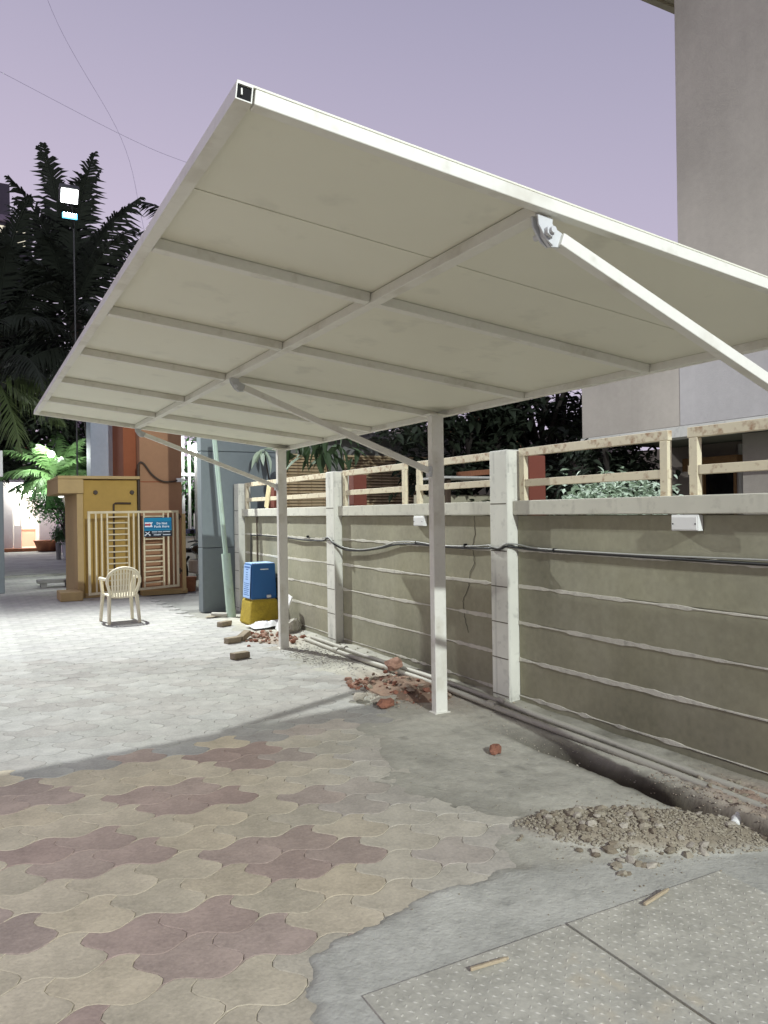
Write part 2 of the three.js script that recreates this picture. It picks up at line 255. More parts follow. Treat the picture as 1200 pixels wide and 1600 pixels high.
// pavement of wavy interlocking blocks
{
  const a = 0.288, b = 0.25, A = 0.035, B = 0.040, N = 8;
  const outline = [];
  for (let i = 0; i < N; i++) outline.push([a * i / N, A * Math.sin(2 * Math.PI * i / N)]);
  for (let i = 0; i < N; i++) outline.push([a + B * Math.sin(2 * Math.PI * i / N), b * i / N]);
  for (let i = N; i > 0; i--) outline.push([a * i / N, b - A * Math.sin(2 * Math.PI * i / N)]);
  for (let i = N; i > 0; i--) outline.push([B * Math.sin(2 * Math.PI * i / N), b * i / N]);
  const n = outline.length, inset = (d) => outline.map(([x, y], i) => { const [px, py] = outline[(i + n - 1) % n], [qx, qy] = outline[(i + 1) % n], tx = qx - px, ty = qy - py, l = Math.hypot(tx, ty); return [x - a / 2 - ty / l * d, y - b / 2 + tx / l * d]; });
  const rings = [[inset(0.0011), -0.028], [inset(0.0011), -0.0028], [inset(0.002), -0.0008], [inset(0.0042), 0]];
  const pos = []; const put = (p, y) => pos.push(p[0], y, -p[1]);
  for (let r = 0; r < 3; r++) for (let i = 0; i < n; i++) { const j = (i + 1) % n, [p, y] = rings[r], [q, z] = rings[r + 1]; put(p[i], y); put(p[j], y); put(q[j], z); put(p[i], y); put(q[j], z); put(q[i], z); }
  const shape = rings[3][0].map((p) => new THREE.Vector2(...p));
  for (const [i, j, k] of THREE.ShapeUtils.triangulateShape(shape, [])) for (const t of [i, j, k]) put(rings[3][0][t], 0);
  const make = (s) => { const g = new THREE.BufferGeometry(); g.setAttribute('position', new THREE.BufferAttribute(new Float32Array(pos), 3)); g.computeVertexNormals(); const uvs = []; for (let i = 0; i < pos.length; i += 3) uvs.push(pos[i] + s * 0.37, pos[i + 2] + s * 0.71); g.setAttribute('uv', new THREE.BufferAttribute(new Float32Array(uvs), 2)); return g; };
  const geos = [1, 2, 3, 4, 5, 6].map(make);
  const mk = (c) => std(c, { map: T.paver, bumpMap: T.grit, bumpScale: 0.003, roughness: 0.93 });
  const buff = [[0.60, 0.52, 0.375], [0.58, 0.51, 0.375], [0.615, 0.54, 0.40], [0.57, 0.505, 0.375]], red = [[0.46, 0.355, 0.295], [0.435, 0.33, 0.275], [0.475, 0.375, 0.31], [0.46, 0.365, 0.305]], gray = [[0.45, 0.45, 0.42], [0.42, 0.42, 0.395], [0.48, 0.475, 0.445]];
  const veil = (set, k) => set.map((c) => mk(c.map((v, i) => v + ([0.57, 0.545, 0.465][i] - v) * k)));
  const KS = [0, 0.22, 0.42, 0.62, 0.82], mBuff = KS.map((k) => veil(buff, k)), mRed = KS.map((k) => veil(red, k)), mMix = [[0.43, 0.42, 0.375], [0.405, 0.385, 0.345], [0.44, 0.43, 0.39], [0.415, 0.40, 0.36]].map(mk);
  const pave = new THREE.Group(); pave.name = 'pavement'; pave.userData.kind = 'structure'; scene.add(pave);
  const cells = [];
  for (let r = 4; r < 94; r++) for (let c = -40; c < 16; c++) {
    const X = (c + (r % 2) * 0.5) * a + a / 2 + 0.39, Z = r * b + b / 2 - 0.096;
    if (X > 3.8 || X < -9 || Z > 22 || Z < 1) continue;
    if (Z > 11.6 && X > 3.1) continue;
    const cv = cover(X, Z); if (X > -1 && Z < 13 && Z > 0.5 && (sdPoly(APRON, X, Z) < -0.22 || height(X, Z) > 0.013)) continue;
    if (X > 2.95 && Z < 6.2) continue;
    const pr = Math.floor((r + 1) / 2), isRed = (((c + 401 + 3 * (pr - 8) + 300) % 5) < 2), veilAt = 1 - sstep(sdPoly(DUSTY, X, Z), -0.35, 1.0);
    cells.push({ X, Z, isRed, y: (R() - 0.5) * 0.0012 - 0.001, tx: (R() - 0.5) * 0.006, tz: (R() - 0.5) * 0.006, dust: Math.max(veilAt, cv.dust, cv.apron * 0.4) + (R() - 0.5) * 0.1, fade: sstep(Z + (R() - 0.5) * 0.5, 4.7, 5.9) });
  }
  const seen = (p) => { const s = Math.sin(0.4957), c = Math.cos(0.4957), d = s * p.X + c * p.Z, l = c * p.X - s * p.Z; return d > 1.5 && Math.abs(l / d) < 0.56 && 1.6 / d < 0.7 ? d : 1e9 + p.Z; };
  cells.sort((p, q) => seen(p) - seen(q));
  cells.slice(0, 290).forEach((p, i) => {
    const lv = clamp(Math.floor(p.dust * 5.2), 0, 4), set = p.fade > 0.5 ? mMix : (p.isRed ? mRed : mBuff)[lv];
    const m = local('paver', geos[i % 6], set[Math.floor(R() * set.length)], pave);
    m.position.copy(V(p.X, p.y, p.Z)); m.rotation.set(p.tx, 0, p.tz);
  });
  const rest = cells.slice(290), im = new THREE.InstancedMesh(geos[0], mk([1, 1, 1]), rest.length), q = new THREE.Matrix4(), e = new THREE.Euler(), col = new THREE.Color();
  rest.forEach((p, i) => {
    q.makeRotationFromEuler(e.set(p.tx, 0, p.tz)).setPosition(p.X, p.y, -p.Z); im.setMatrixAt(i, q);
    const c0 = pick(p.isRed ? red : buff), g0 = pick(gray), f = p.fade * 0.9; col.setRGB(...c0.map((v, k) => v + (g0[k] - v) * f)); im.setColorAt(i, col);
  });
  im.name = 'distant_pavers'; im.userData.kind = 'stuff'; im.receiveShadow = im.castShadow = true; pave.add(im);
}

// concrete frame and two chequer plates
function chequer(x0, x1, label, tilt) {
  const t = thing('steel_cover_plate', label, 'cover plate', V((x0 + x1) / 2, 0.010, 1.83), undefined);
  part('plate', box(x0, x1, 0.004, 0.019, 1.40, 2.262, 0.003), M.plate, t);
  const studs = [], s0 = new THREE.ConeGeometry(1, 1, 6, 1);
  const pitch = 0.034; let k = 0;
  for (let i = 0; i * pitch < x1 - x0 - 0.04; i++) for (let j = 0; j * pitch < 0.82; j++) {
    const wear = fbm(i * 0.16 + x0 * 9, j * 0.16, 55, 3); if (hash(i, j, Math.round(x0 * 9)) < 0.05 + 1.2 * Math.max(0, wear - 0.55)) continue;
    const up = (i + j) % 2, g = s0.clone().scale(0.0125 * (0.8 + 0.3 * hash(i, j, 8)), 0.0035 * (0.6 + 0.6 * hash(i, j, 9)), 0.0045).rotateY(up ? 0.78 : -0.78).translate(x0 + 0.03 + i * pitch, 0.0203, -(1.43 + j * pitch)); studs.push(g);
  }
  part('tread_studs', studs, M.stud, t, 'stuff');
  t.rotation.z = tilt; return t;
}
chequer(1.115, 1.978, 'square chequered steel cover plate nearest the pavers, on the left of the gap', 0.004);
chequer(1.990, 2.852, 'square chequered steel cover plate nearest the wall, on the right of the gap', -0.003);
{
  const s1 = [bar(V(1.49, 0.031, 2.185), V(1.635, 0.031, 2.175), 0.012, 0.012), bar(V(1.635, 0.031, 2.175), V(1.645, 0.031, 2.176), 0.010, 0.009)];
  solo('wooden_stick', s1, M.wood, V(1.56, 0.025, 2.18), 'thin wooden stick lying on the left chequered steel plate', 'stick');
  solo('wooden_stick', [bar(V(2.335, 0.031, 2.20), V(2.50, 0.031, 2.235), 0.013, 0.012), bar(V(2.5, 0.031, 2.235), V(2.514, 0.031, 2.238), 0.010, 0.009)], M.wood, V(2.42, 0.025, 2.22), 'pale wooden stick lying on the right chequered steel plate near the rubble', 'stick');
}

/* ---------------------------------------------------------------- compound wall */
const colZ = [-5.4, -1.9, 1.56, 5.02, 8.38, 12.07], CW = 0.237, colTop = 2.09;
const grooves = [0.085, 0.383, 0.68, 0.972, 1.268], COPB = 1.556, COPT = 1.672;
const wall = thing('compound_wall', 'long grey compound wall of precast concrete panels with white columns and pale coping', 'wall', V(3.95, 0, 4));
for (const z of colZ) {
  const cg = [], hs = [-0.1, 0.075, 0.38, 0.675, 0.968, 1.262, 1.65, colTop];
  const col = part('column', box(3.85, 4.06, -0.1, colTop, z, z + CW, 0.012), M.column, wall);
  for (const h of hs.slice(1, -1)) cg.push(box(3.8485, 3.8515, h - 0.004, h + 0.004, z + 0.012, z + CW - 0.012, 0));
  part('joint', cg, M.crack, col);
}
const wallTones = [M.wall, ...[[0.38, 0.36, 0.25], [0.41, 0.39, 0.28], [0.395, 0.382, 0.272]].map((c) => std(c, { roughness: 0.95, map: T.wall, bumpMap: T.wall, bumpScale: 0.004 }))];
for (let i = 0; i < colZ.length - 1; i++) {
  const z0 = colZ[i] + CW + 0.003, z1 = colZ[i + 1] - 0.003;
  const hs = [-0.2, ...grooves, COPB];
  for (let k = 0; k < hs.length - 1; k++) part('wall_panel', box(3.95 + rr(0, 0.003), 4.01, hs[k] + 0.004, hs[k + 1] - 0.004, z0, z1, 0.006), pick(wallTones), wall);
  // mortar beads: uneven strips along the joints
  for (const [gi, h] of grooves.entries()) {
    const n = Math.round((z1 - z0) / 0.04), pos = [], w = (k, s) => (0.0085 + 0.013 * fbm(k * 0.35, s * 7 + i * 13, gi * 5 + 2, 3)) * (0.3 + 0.75 * sstep(fbm(k * 0.10 + gi * 7, i * 3, 79, 3), 0.34, 0.5)) * (h < 0.2 ? 0.12 + 0.8 * sstep(fbm(k * 0.22, i, 77, 3), 0.4, 0.62) : 0.55 + 0.6 * fbm(k * 0.9, i + gi * 3, 78, 2)), x = 3.9475;
    const pt = (k, s) => [x - (s ? 0 : 0), h + (s ? 1 : -1) * w(k, s) + 0.006 * Math.sin(k * 0.05 + gi), -(z0 + (z1 - z0) * k / n)];
    for (let k = 0; k < n; k++) {
      const q = [pt(k, 0), pt(k + 1, 0), pt(k + 1, 1), pt(k, 1)], back = q.map(([, y, z], t) => [3.958, y + (t > 1 ? 0.004 : -0.004), z]);
      for (const f of [[q[0], q[3], q[2], q[1]], [back[0], q[0], q[1], back[1]], [q[3], back[3], back[2], q[2]]]) pos.push(...f[0], ...f[1], ...f[2], ...f[0], ...f[2], ...f[3]);
    }
    const g = new THREE.BufferGeometry(); g.setAttribute('position', new THREE.BufferAttribute(new Float32Array(pos), 3)); g.computeVertexNormals();
    const bead = part('mortar_bead', g, M.mortar, wall); bead.material = M.mortar;
  }
  part('coping', box(3.905, 4.07, COPB, COPT, z0, z1, 0.008), M.coping, wall);
  // red oxide stub column standing behind the wall
  if (colZ[i] > 0) part('buttress', box(4.18, 4.36, 0, 2.06, colZ[i] + 0.12, colZ[i] + 0.55, 0.01), M.redOxide, wall);
}
part('buttress', box(4.18, 4.36, 0, 2.03, 11.3, 11.62, 0.01), M.redOxide, wall);
// hairline crack and broken column edge
{
  const pts = [[5.62, 1.55], [5.62, 1.38], [5.66, 1.27], [5.63, 1.13], [5.70, 1.05], [5.72, 0.93], [5.82, 0.78], [5.80, 0.64], [5.74, 0.5]], pos = [];
  for (let i = 0; i < pts.length - 1; i++) for (let k = 0; k < 5; k++) { const f = (t) => [pts[i][0] + (pts[i + 1][0] - pts[i][0]) * t + 0.016 * (hash(i, Math.round(t * 5 + i * 5), 4) - 0.5), pts[i][1] + (pts[i + 1][1] - pts[i][1]) * t], a = f(k / 5), b = f((k + 1) / 5), w = 0.0028; pos.push(bar(V(3.9488, a[1], a[0]), V(3.9488, b[1], b[0]), w * 2, 0.002, 0, new THREE.Vector3(1, 0, 0))); }
  part('crack', pos, M.crack, wall);
}
// iron railings on the coping
function railing(z0, z1, endPost, lo, label) {
  const t = thing('railing', label, 'railing', V(3.97, COPT, (z0 + z1) / 2), undefined);
  part('top_rail', box(3.95, 3.99, 2.03, 2.095, z0, z1, 0.004), M.rail, t);
  part('middle_rail', box(3.952, 3.988, lo, lo + 0.058, z0, z1, 0.004), M.rail, t);
  for (const z of endPost) part('post', box(3.948, 3.992, COPT - 0.01, 2.029, z, z + 0.062, 0.004), M.rail, t);
  return t;
}
railing(-1.6, 1.5, [1.3], 1.82, 'painted iron railing on the wall beside the viewer');
railing(1.85, 3.32, [3.245], 1.80, 'rusty cream railing on the wall at the right edge, above the box with two screws');
railing(3.47, 4.99, [3.475, 4.92], 1.785, 'cream railing with chipped end posts, from the wall gap to the nearest white column');
railing(5.30, 6.64, [6.555], 1.80, 'cream railing seen directly behind and right of the nearest canopy post');
railing(6.84, 8.34, [6.845, 8.27], 1.80, 'cream railing in front of the louvred shutters, right of the second column');
railing(8.66, 12.03, [8.7, 11.95], 1.79, 'farthest cream railing, between second column and end column of the wall');
{
  solo('scrap_board', [bar(V(3.94, 1.68, 11.0), V(3.955, 2.0, 10.9), 0.16, 0.012, 0.002, new THREE.Vector3(1, 0, 0))], std([0.72, 0.62, 0.36], { roughness: 0.8, map: T.chalk }), V(3.94, 1.68, 11), 'yellowish scrap board leaning on the farthest railing', 'board');
}
// conduit boxes on the wall
function jbox(z, w, label) {
  const t = thing('junction_box', label, 'junction box', V(3.94, 1.5, z), undefined);
  part('case', box(3.905, 3.95, 1.452, 1.552, z - w / 2, z + w / 2, 0.005), M.whitePlastic, t);
  part('lid', box(3.898, 3.906, 1.458, 1.540, z - w / 2 + 0.008, z + w / 2 - 0.008, 0.003), M.whitePlastic, t);
  for (const s of [-1, 1]) part('screw', rod(V(3.8965, 1.496, z + s * (w / 2 - 0.018)), V(3.8995, 1.496, z + s * (w / 2 - 0.018)), 0.005), M.black, t);
}
jbox(3.31, 0.205, 'white plastic junction box under the coping near the right edge');
jbox(6.51, 0.19, 'small white junction box under the coping, left of the nearest post');
// cable slung along the wall
{
  const c = [V(3.935, 1.27, -1), V(3.935, 1.274, 1.4), V(3.835, 1.28, 1.58), V(3.835, 1.28, 1.78), V(3.935, 1.274, 1.9), V(3.935, 1.272, 2.77), V(3.932, 1.275, 3.7), V(3.934, 1.28, 4.7), V(3.93, 1.29, 4.96), V(3.838, 1.305, 5.01), V(3.838, 1.276, 5.12), V(3.838, 1.286, 5.24), V(3.932, 1.276, 5.32), V(3.935, 1.262, 5.7), V(3.935, 1.262, 6.2), V(3.932, 1.272, 6.6), V(3.93, 1.255, 7.0), V(3.925, 1.205, 7.35), V(3.92, 1.162, 7.8), V(3.91, 1.158, 8.2), V(3.838, 1.22, 8.36), V(3.838, 1.285, 8.5), V(3.838, 1.28, 8.6), V(3.93, 1.245, 8.9), V(3.93, 1.24, 9.6), V(3.934, 1.258, 10.3), V(3.934, 1.256, 11.6), V(3.934, 1.2, 11.7), V(3.934, 0.5, 11.74)];
  const t = thing('wall_cable', 'black electric cable sagging along the grey wall across its columns', 'cable', V(3.93, 1.27, 5));
  part('cable', tube(c, 0.0105, 340, 7), M.cable, t);
  const c2 = c.map((p, i) => p.clone().add(new THREE.Vector3(-0.006, 0.017 + 0.008 * Math.sin(i * 1.7), 0))); part('second_cable', tube(c2.slice(4, 24), 0.007, 240, 6), M.cableGrey, t);
  for (const z of [2.3, 4.55, 5.75, 6.6, 9.4]) part('clip', [rod(V(3.944, 1.288, z), V(3.915, 1.288, z), 0.006), box(3.92, 3.95, 1.268, 1.3, z - 0.008, z + 0.008, 0.002)], M.black, t);
  solo('drop_wire', tube([V(3.93, 1.67, 11.4), V(3.935, 1.2, 11.42), V(3.935, 0.8, 11.42), V(3.93, 0.4, 11.4)], 0.012, 20, 6), M.darkPipe, V(3.93, 0.4, 11.4), 'dark brown pipe running down the wall behind the blue box', 'pipe');
}
// white conduits lying along the foot of the wall
for (const [x, y0, lab] of [[3.665, 0.035, 'dusty white plastic conduit pipe on the ground, nearer the post'], [3.755, 0.05, 'dusty white plastic conduit pipe on the ground, closer to the wall']]) {
  const pts = []; for (let z = -1; z <= 9.35; z += 0.55) pts.push(V(x + 0.012 * Math.sin(z * 2.1 + x * 9), y0 + 0.008 * Math.sin(z * 1.3) - 0.03 * (1 - sstep(z, 2.4, 4)), z));
  const t = thing('conduit_pipe', lab, 'pipe', V(x, y0, 5));
  part('pipe', tube(pts, 0.024, 160, 10), M.pvc, t);
  for (const z of [2.05, 5.0, 7.95]) part('coupling', rod(V(x + 0.012 * Math.sin(z * 2.1 + x * 9), y0 + 0.008 * Math.sin(z * 1.3) + 0.01, z - 0.05), V(x + 0.012 * Math.sin((z + 0.1) * 2.1 + x * 9), y0 + 0.008 * Math.sin(z * 1.3) + 0.01, z + 0.05), 0.029, 0.029, 12), M.pvc, t);
}

/* ---------------------------------------------------------------- parking canopy */
{
  const t = thing('parking_canopy', 'white steel cantilever parking canopy with three posts and sloping flat roof', 'canopy', V(3.27, 0, 5.2));
  const X0 = 0.61, X1 = 3.40, ZA = 1.88, ZB = 8.66, top = (X) => 2.692 - 0.107 * (X - 0.61), nrm = new THREE.Vector3(0.107, 1, 0).normalize();
  const onRoof = (X, Z, d) => V(X, top(X) + d, Z);
  // roof sheets: flat panels butted over the cross beams
  const zs = [ZA, 3.09, 4.19, 5.30, 6.46, 7.58, ZB];
  for (let i = 0; i < 6; i++) {
    const cuts = i === 0 ? [zs[0], 2.55, zs[1]] : [zs[i], zs[i + 1]];
    for (let k = 0; k < cuts.length - 1; k++) part('roof_sheet', bar(onRoof(X0 + 0.004, (cuts[k] + cuts[k + 1]) / 2, 0.004), onRoof(X1 - 0.004, (cuts[k] + cuts[k + 1]) / 2, 0.004), cuts[k + 1] - cuts[k] - (i === 0 ? 0.0012 : 0.004), 0.006, 0.001, nrm), M.sheet, t);
  }
  const dB = -0.021;                                                   // beam axis below the sheet
  part('front_beam', bar(onRoof(X0 + 0.05, ZA + 0.02, dB), onRoof(X1, ZA + 0.02, dB), 0.04, 0.042, 0.004, nrm), M.frame, t);
  part('rear_beam', bar(onRoof(X0, ZB - 0.02, dB), onRoof(X1, ZB - 0.02, dB), 0.04, 0.042, 0.004, nrm), M.frame, t);
  // outer beam: a square tube with an open end seen at the near corner
  { const a = onRoof(X0 + 0.022, ZA, dB), b = onRoof(X0 + 0.022, ZB - 0.042, dB), w = 0.044, s = 0.003, dx = new THREE.Vector3(1, -0.107, 0).normalize();
    const g = []; for (const [ox, oy, ww, hh] of [[0, w / 2 - s / 2, w, s], [0, -w / 2 + s / 2, w, s], [w / 2 - s / 2, 0, s, w - 2 * s], [-w / 2 + s / 2, 0, s, w - 2 * s]]) { const o = dx.clone().multiplyScalar(ox).addScaledVector(nrm, oy); g.push(bar(a.clone().add(o), b.clone().add(o), ww, hh, 0, nrm)); }
    const ob = part('outer_beam', g, M.frame, t);
    part('dark_end', bar(onRoof(X0 + 0.022, ZA + 0.006, dB), onRoof(X0 + 0.022, ZA + 0.03, dB), 0.0378, 0.037, 0, nrm), M.black, ob);
    part('steel_glint', box(X0 + 0.013, X0 + 0.017, top(X0) - 0.030, top(X0) - 0.014, ZA - 0.001, ZA + 0.0028, 0), M.frame, ob); }
  part('back_beam', bar(onRoof(X1 - 0.022, ZA + 0.042, dB), onRoof(X1 - 0.022, ZB - 0.042, dB), 0.044, 0.044, 0.004, nrm), M.frame, t);
  part('middle_beam', bar(onRoof(1.63, ZA + 0.042, dB - 0.004), onRoof(1.63, ZB - 0.042, dB - 0.004), 0.05, 0.046, 0.004, nrm), M.frame, t);
  for (const z of zs.slice(1, -1)) for (const [a, b] of [[X0 + 0.046, 1.603], [1.657, X1 - 0.046]]) part('cross_beam', bar(onRoof(a, z, dB - 0.002), onRoof(b, z, dB - 0.002), 0.055, 0.046, 0.004, nrm), M.frame, t);
  // seam under the first bay
  part('seam', bar(onRoof(X0 + 0.05, 2.55, -0.001), onRoof(X1 - 0.05, 2.55, -0.001), 0.010, 0.0025, 0, nrm), M.sheet, t);
  const posts = [1.93, 5.17, 8.59];
  for (const z of posts) {
    const p = part('post', box(3.217, 3.325, -0.02, top(3.27) - 0.045, z - 0.035, z + 0.035, 0.006), M.frame, t);
    part('base_weld', [box(3.20, 3.342, -0.02, 0.012, z - 0.052, z + 0.052, 0.006)], M.frame, p);
    part('top_plate', [box(3.18, 3.36, top(3.27) - 0.058, top(3.27) - 0.046, z - 0.06, z + 0.06, 0.002)], M.frame, p);
    // brace from the post to the middle beam
    const lo = V(3.216, 1.91, z - 0.004), hi = V(1.70, 2.472, z - 0.004);
    const br = part('brace', bar(lo, hi, 0.044, 0.044, 0.004), M.frame, t);
    const d = lo.clone().sub(hi).normalize(), up = new THREE.Vector3(-d.y, d.x, 0).normalize(); if (up.y < 0) up.negate();
    const plate = (pts, zz, th) => { const s = new THREE.Shape(pts.map(([x, y]) => new THREE.Vector2(x, y))); return new THREE.ExtrudeGeometry(s, { depth: th, bevelEnabled: true, bevelSize: 0.001, bevelThickness: 0.001, bevelSegments: 1 }).translate(0, 0, -zz); };
    const hang = [[1.602, top(1.602) - 0.05], [1.662, top(1.662) - 0.05], [1.660, 2.514], [1.676, 2.494], [1.662, 2.446], [1.636, 2.462], [1.606, 2.505]];
    for (const s of [-1, 1]) part('gusset', plate(hang, z - 0.002 + s * 0.014, 0.006), M.steel, br);
    part('eye_plate', plate([[1.625, 2.505], [1.66, 2.515], [1.71, 2.494], [1.72, 2.45], [1.66, 2.445], [1.635, 2.47]], z, 0.010), M.steel, br);
    part('bolt', [rod(V(1.642, 2.484, z - 0.052), V(1.642, 2.484, z + 0.04), 0.011, 0.011, 14), rod(V(1.642, 2.484, z - 0.040), V(1.642, 2.484, z - 0.026), 0.019, 0.019, 6)], M.steel, br);
    part('foot_lug', [box(3.19, 3.217, 1.868, 1.952, z - 0.032, z + 0.026, 0.004), rod(V(3.196, 1.91, z - 0.046), V(3.196, 1.91, z - 0.03), 0.012, 0.012, 6)], M.steel, br);
  }
}

/* ---------------------------------------------------------------- rubble, bricks and litter */
function scatter(parent, name, n, where, size, tones, flat = 1) {
  for (let i = 0; i < n; i++) {
    const [X, Z, lift = 0] = where(i), s = size(i), m = local(name, pick(stoneGeos), pick(tones), parent);
    m.scale.set(s * rr(0.8, 1.3), s * rr(0.6, 1) * flat, s * rr(0.8, 1.2)); m.rotation.set(rr(-0.4, 0.4), rr(0, 6.3), rr(-0.4, 0.4));
    const o = origin(parent); m.position.copy(V(X, height(X, Z) + lift + s * 0.12, Z)).sub(o);
  }
}
function fines(parent, name, n, where, size, tone) {
  const g = []; for (let i = 0; i < n; i++) { const [X, Z] = where(i), s = size(i), q = pick(stoneGeos).clone(); q.rotateY(rr(0, 6)).scale(s, s * 0.8, s).translate(X, height(X, Z) + s * 0.2, -Z); g.push(q); }
  const m = part(name, g, tone, parent, 'stuff'); return m;
}
const gauss = () => (R() + R() + R() - 1.5) * 0.9;
{
  const t = thing('rubble_heap', 'heap of grey stone rubble beside the trench near the steel plates', 'rubble', V(2.93, 0, 2.72));
  const at = (rim) => () => { for (;;) { const X = rr(2.42, 3.34), Z = rr(2.2, 3.2), hp = heap(X, Z); if (hp > 0.003 && (!rim || hp < 0.075 || R() < 0.35)) return [X, Z, 0]; } };
  scatter(t, 'stone', 205, at(true), () => 0.018 + 0.036 * R() ** 2.4, stoneTones);
  scatter(t, 'stone', 65, () => [2.45 + 0.5 * R(), 2.42 + 0.6 * R()], () => 0.03 + 0.035 * R(), stoneTones);
  scatter(t, 'stone', 14, () => [rr(2.3, 2.6), rr(2.75, 3.2)], () => rr(0.012, 0.028), stoneTones);
  fines(t, 'gravel', 3200, at(false), () => 0.006 + 0.016 * R() ** 2, stoneTones[0]);
  fines(t, 'dust_crumbs', 700, () => [2.9 + gauss() * 0.55, 2.72 + gauss() * 0.45], () => 0.004 + 0.009 * R() ** 2, stoneTones[1]);
}
{
  const t = thing('spoil_ridge', 'reddish soil and stones heaped between the trench and the wall at the right', 'soil', V(3.75, 0, 2.5));
  scatter(t, 'stone', 110, () => [3.70 + gauss() * 0.15, rr(1.7, 3.1)], () => 0.015 + 0.03 * R() ** 2, [stoneTones[0], stoneTones[1], brickTones[3]]);
  fines(t, 'gravel', 1100, () => [3.66 + gauss() * 0.2, rr(1.6, 3.3)], () => rr(0.005, 0.013), brickTones[3]);
}
{
  const t = thing('brick_rubble', 'pile of broken red brick and soil beside the nearest canopy post', 'rubble', V(3.4, 0, 6.0));
  const mound = new THREE.SphereGeometry(1, 30, 12, 0, Math.PI * 2, 0, Math.PI / 2), p = mound.attributes.position;
  for (let i = 0; i < p.count; i++) p.setXYZ(i, p.getX(i) * 0.33, p.getY(i) * 0.075 * (0.6 + 0.8 * fbm(p.getX(i) * 5, p.getZ(i) * 5, 6, 3)) - 0.012, p.getZ(i) * 0.58);
  mound.computeVertexNormals(); mound.translate(3.45, 0, -6.0);
  part('soil', mound, std([0.30, 0.2, 0.14], { map: T.dust, bumpMap: T.grit, bumpScale: 0.012, roughness: 1 }), t);
  scatter(t, 'brick_fragment', 190, () => [3.40 + gauss() * 0.33, 6.02 + gauss() * 0.6, 0.06 * R()], () => 0.02 + 0.06 * R() ** 2, [...brickTones, brickTones[3], stoneTones[1]]);
  scatter(t, 'brick_fragment', 18, () => [3.18 + gauss() * 0.14, 6.38 + gauss() * 0.22], () => rr(0.05, 0.085), brickTones.slice(0, 3));
  fines(t, 'grit', 1300, () => [3.35 + gauss() * 0.42, 5.95 + gauss() * 0.65], () => rr(0.006, 0.016), brickTones[3]);
}
{
  const t = thing('mortar_rubble', 'red and pink brick rubble strewn round the foot of the middle canopy post', 'rubble', V(3.2, 0, 9.2));
  scatter(t, 'brick_fragment', 90, () => [3.28 + gauss() * 0.3, 9.45 + gauss() * 0.5, 0.02 * R()], () => 0.02 + 0.07 * R() ** 2.2, [brickTones[0], brickTones[2], brickTones[2], brickTones[3]]);
  scatter(t, 'brick_fragment', 24, () => [3.55 + gauss() * 0.13, 9.1 + gauss() * 0.3, 0.03 * R()], () => rr(0.04, 0.09), [brickTones[0], brickTones[2]]);
  const g = thing('gravel_spread', 'grey gravel and sand spread between the middle post and the wall', 'gravel', V(3.35, 0, 8)); g.userData.kind = 'stuff';
  fines(g, 'pebbles', 1100, () => [3.38 + gauss() * 0.26, 7.85 + gauss() * 0.95], () => 0.008 + 0.018 * R() ** 2, std([0.62, 0.6, 0.53], { map: T.brick, roughness: 1 }));
}
{
  const g = thing('loose_grit', 'scattered grit and crumbs on the dusty ground along the wall foot', 'grit', V(3.3, 0, 4)); g.userData.kind = 'stuff';
  fines(g, 'crumbs', 600, () => [3.5 + gauss() * 0.30, rr(2.6, 5.3)], () => 0.004 + 0.012 * R() ** 3, stoneTones[2]);
  fines(g, 'far_crumbs', 500, () => [3.8 + gauss() * 0.12, rr(4.5, 10)], () => 0.006 + 0.022 * R() ** 3, stoneTones[0]);
  fines(g, 'near_crumbs', 260, () => [rr(1.2, 3.3), rr(2.3, 4.6)], () => 0.003 + 0.007 * R() ** 3, stoneTones[1]);
}
function chunk(name, X, Z, size, mat, label, cat, turn = 0, lift = 0, seed = 9, det = 1) {
  const m = local(numbered(name), stoneGeo(seed, 0.85, det), mat, scene); m.scale.set(...size); m.rotation.y = turn; m.position.copy(V(X, size[1] * 0.36 + lift, Z)); tag(m, label, cat); return m;
}
function brick(X, Z, turn, mat, label, tilt = 0, lift = 0) {
  const g = new RoundedBoxGeometry(0.2, 0.07, 0.1, 2, 0.008), p = g.attributes.position;
  for (let i = 0; i < p.count; i++) { const n = (fbm(p.getX(i) * 30 + X * 7, p.getZ(i) * 30 + p.getY(i) * 30, 12, 2) - 0.5) * 0.014; p.setXYZ(i, p.getX(i) + n, p.getY(i) + n * 0.6, p.getZ(i) + n); }
  g.computeVertexNormals(); uvm(g, X);
  const m = local(numbered('brick'), g, mat, scene); m.position.copy(V(X, 0.036 + lift, Z)); m.rotation.set(0, turn, tilt); return tag(m, label, 'brick');
}
const dull = std([0.36, 0.30, 0.21], { map: T.brick, roughness: 1, bumpMap: T.grit, bumpScale: 0.004 });
brick(2.625, 8.25, 0.25, dull, 'single dusty brick lying nearest, alone on the pale pavers');
brick(2.87, 9.3, 0.3, dull, 'dusty brick left of a pair beside the red rubble');
brick(3.05, 9.42, 0.75, dull, 'dusty brick tilted against another beside the red rubble', 0.25, 0.02);
brick(3.2, 10.75, 0.5, dull, 'dusty brick lying in front of the mint green pipe');
chunk('broken_brick', 2.98, 5.52, [0.17, 0.10, 0.12], brickTones[0], 'broken red brick lying in front of the rubble, left of the nearest post', 'broken brick', 0.3, 0, 33, 1);
chunk('broken_brick', 3.02, 4.10, [0.115, 0.085, 0.08], brickTones[0], 'lone broken red brick on the dusty ground right of the nearest post', 'broken brick', 0.7, 0, 53, 1);
chunk('broken_brick', 3.62, 6.55, [0.22, 0.16, 0.15], brickTones[2], 'large broken red brick at the top of the rubble by the wall', 'broken brick', 0.4, 0.06, 63, 1);
chunk('pale_stone', 2.9, 5.85, [0.13, 0.09, 0.1], stoneTones[2], 'pale stone on the paving edge left of the red brick pile', 'stone', 0.2, 0, 83, 1);
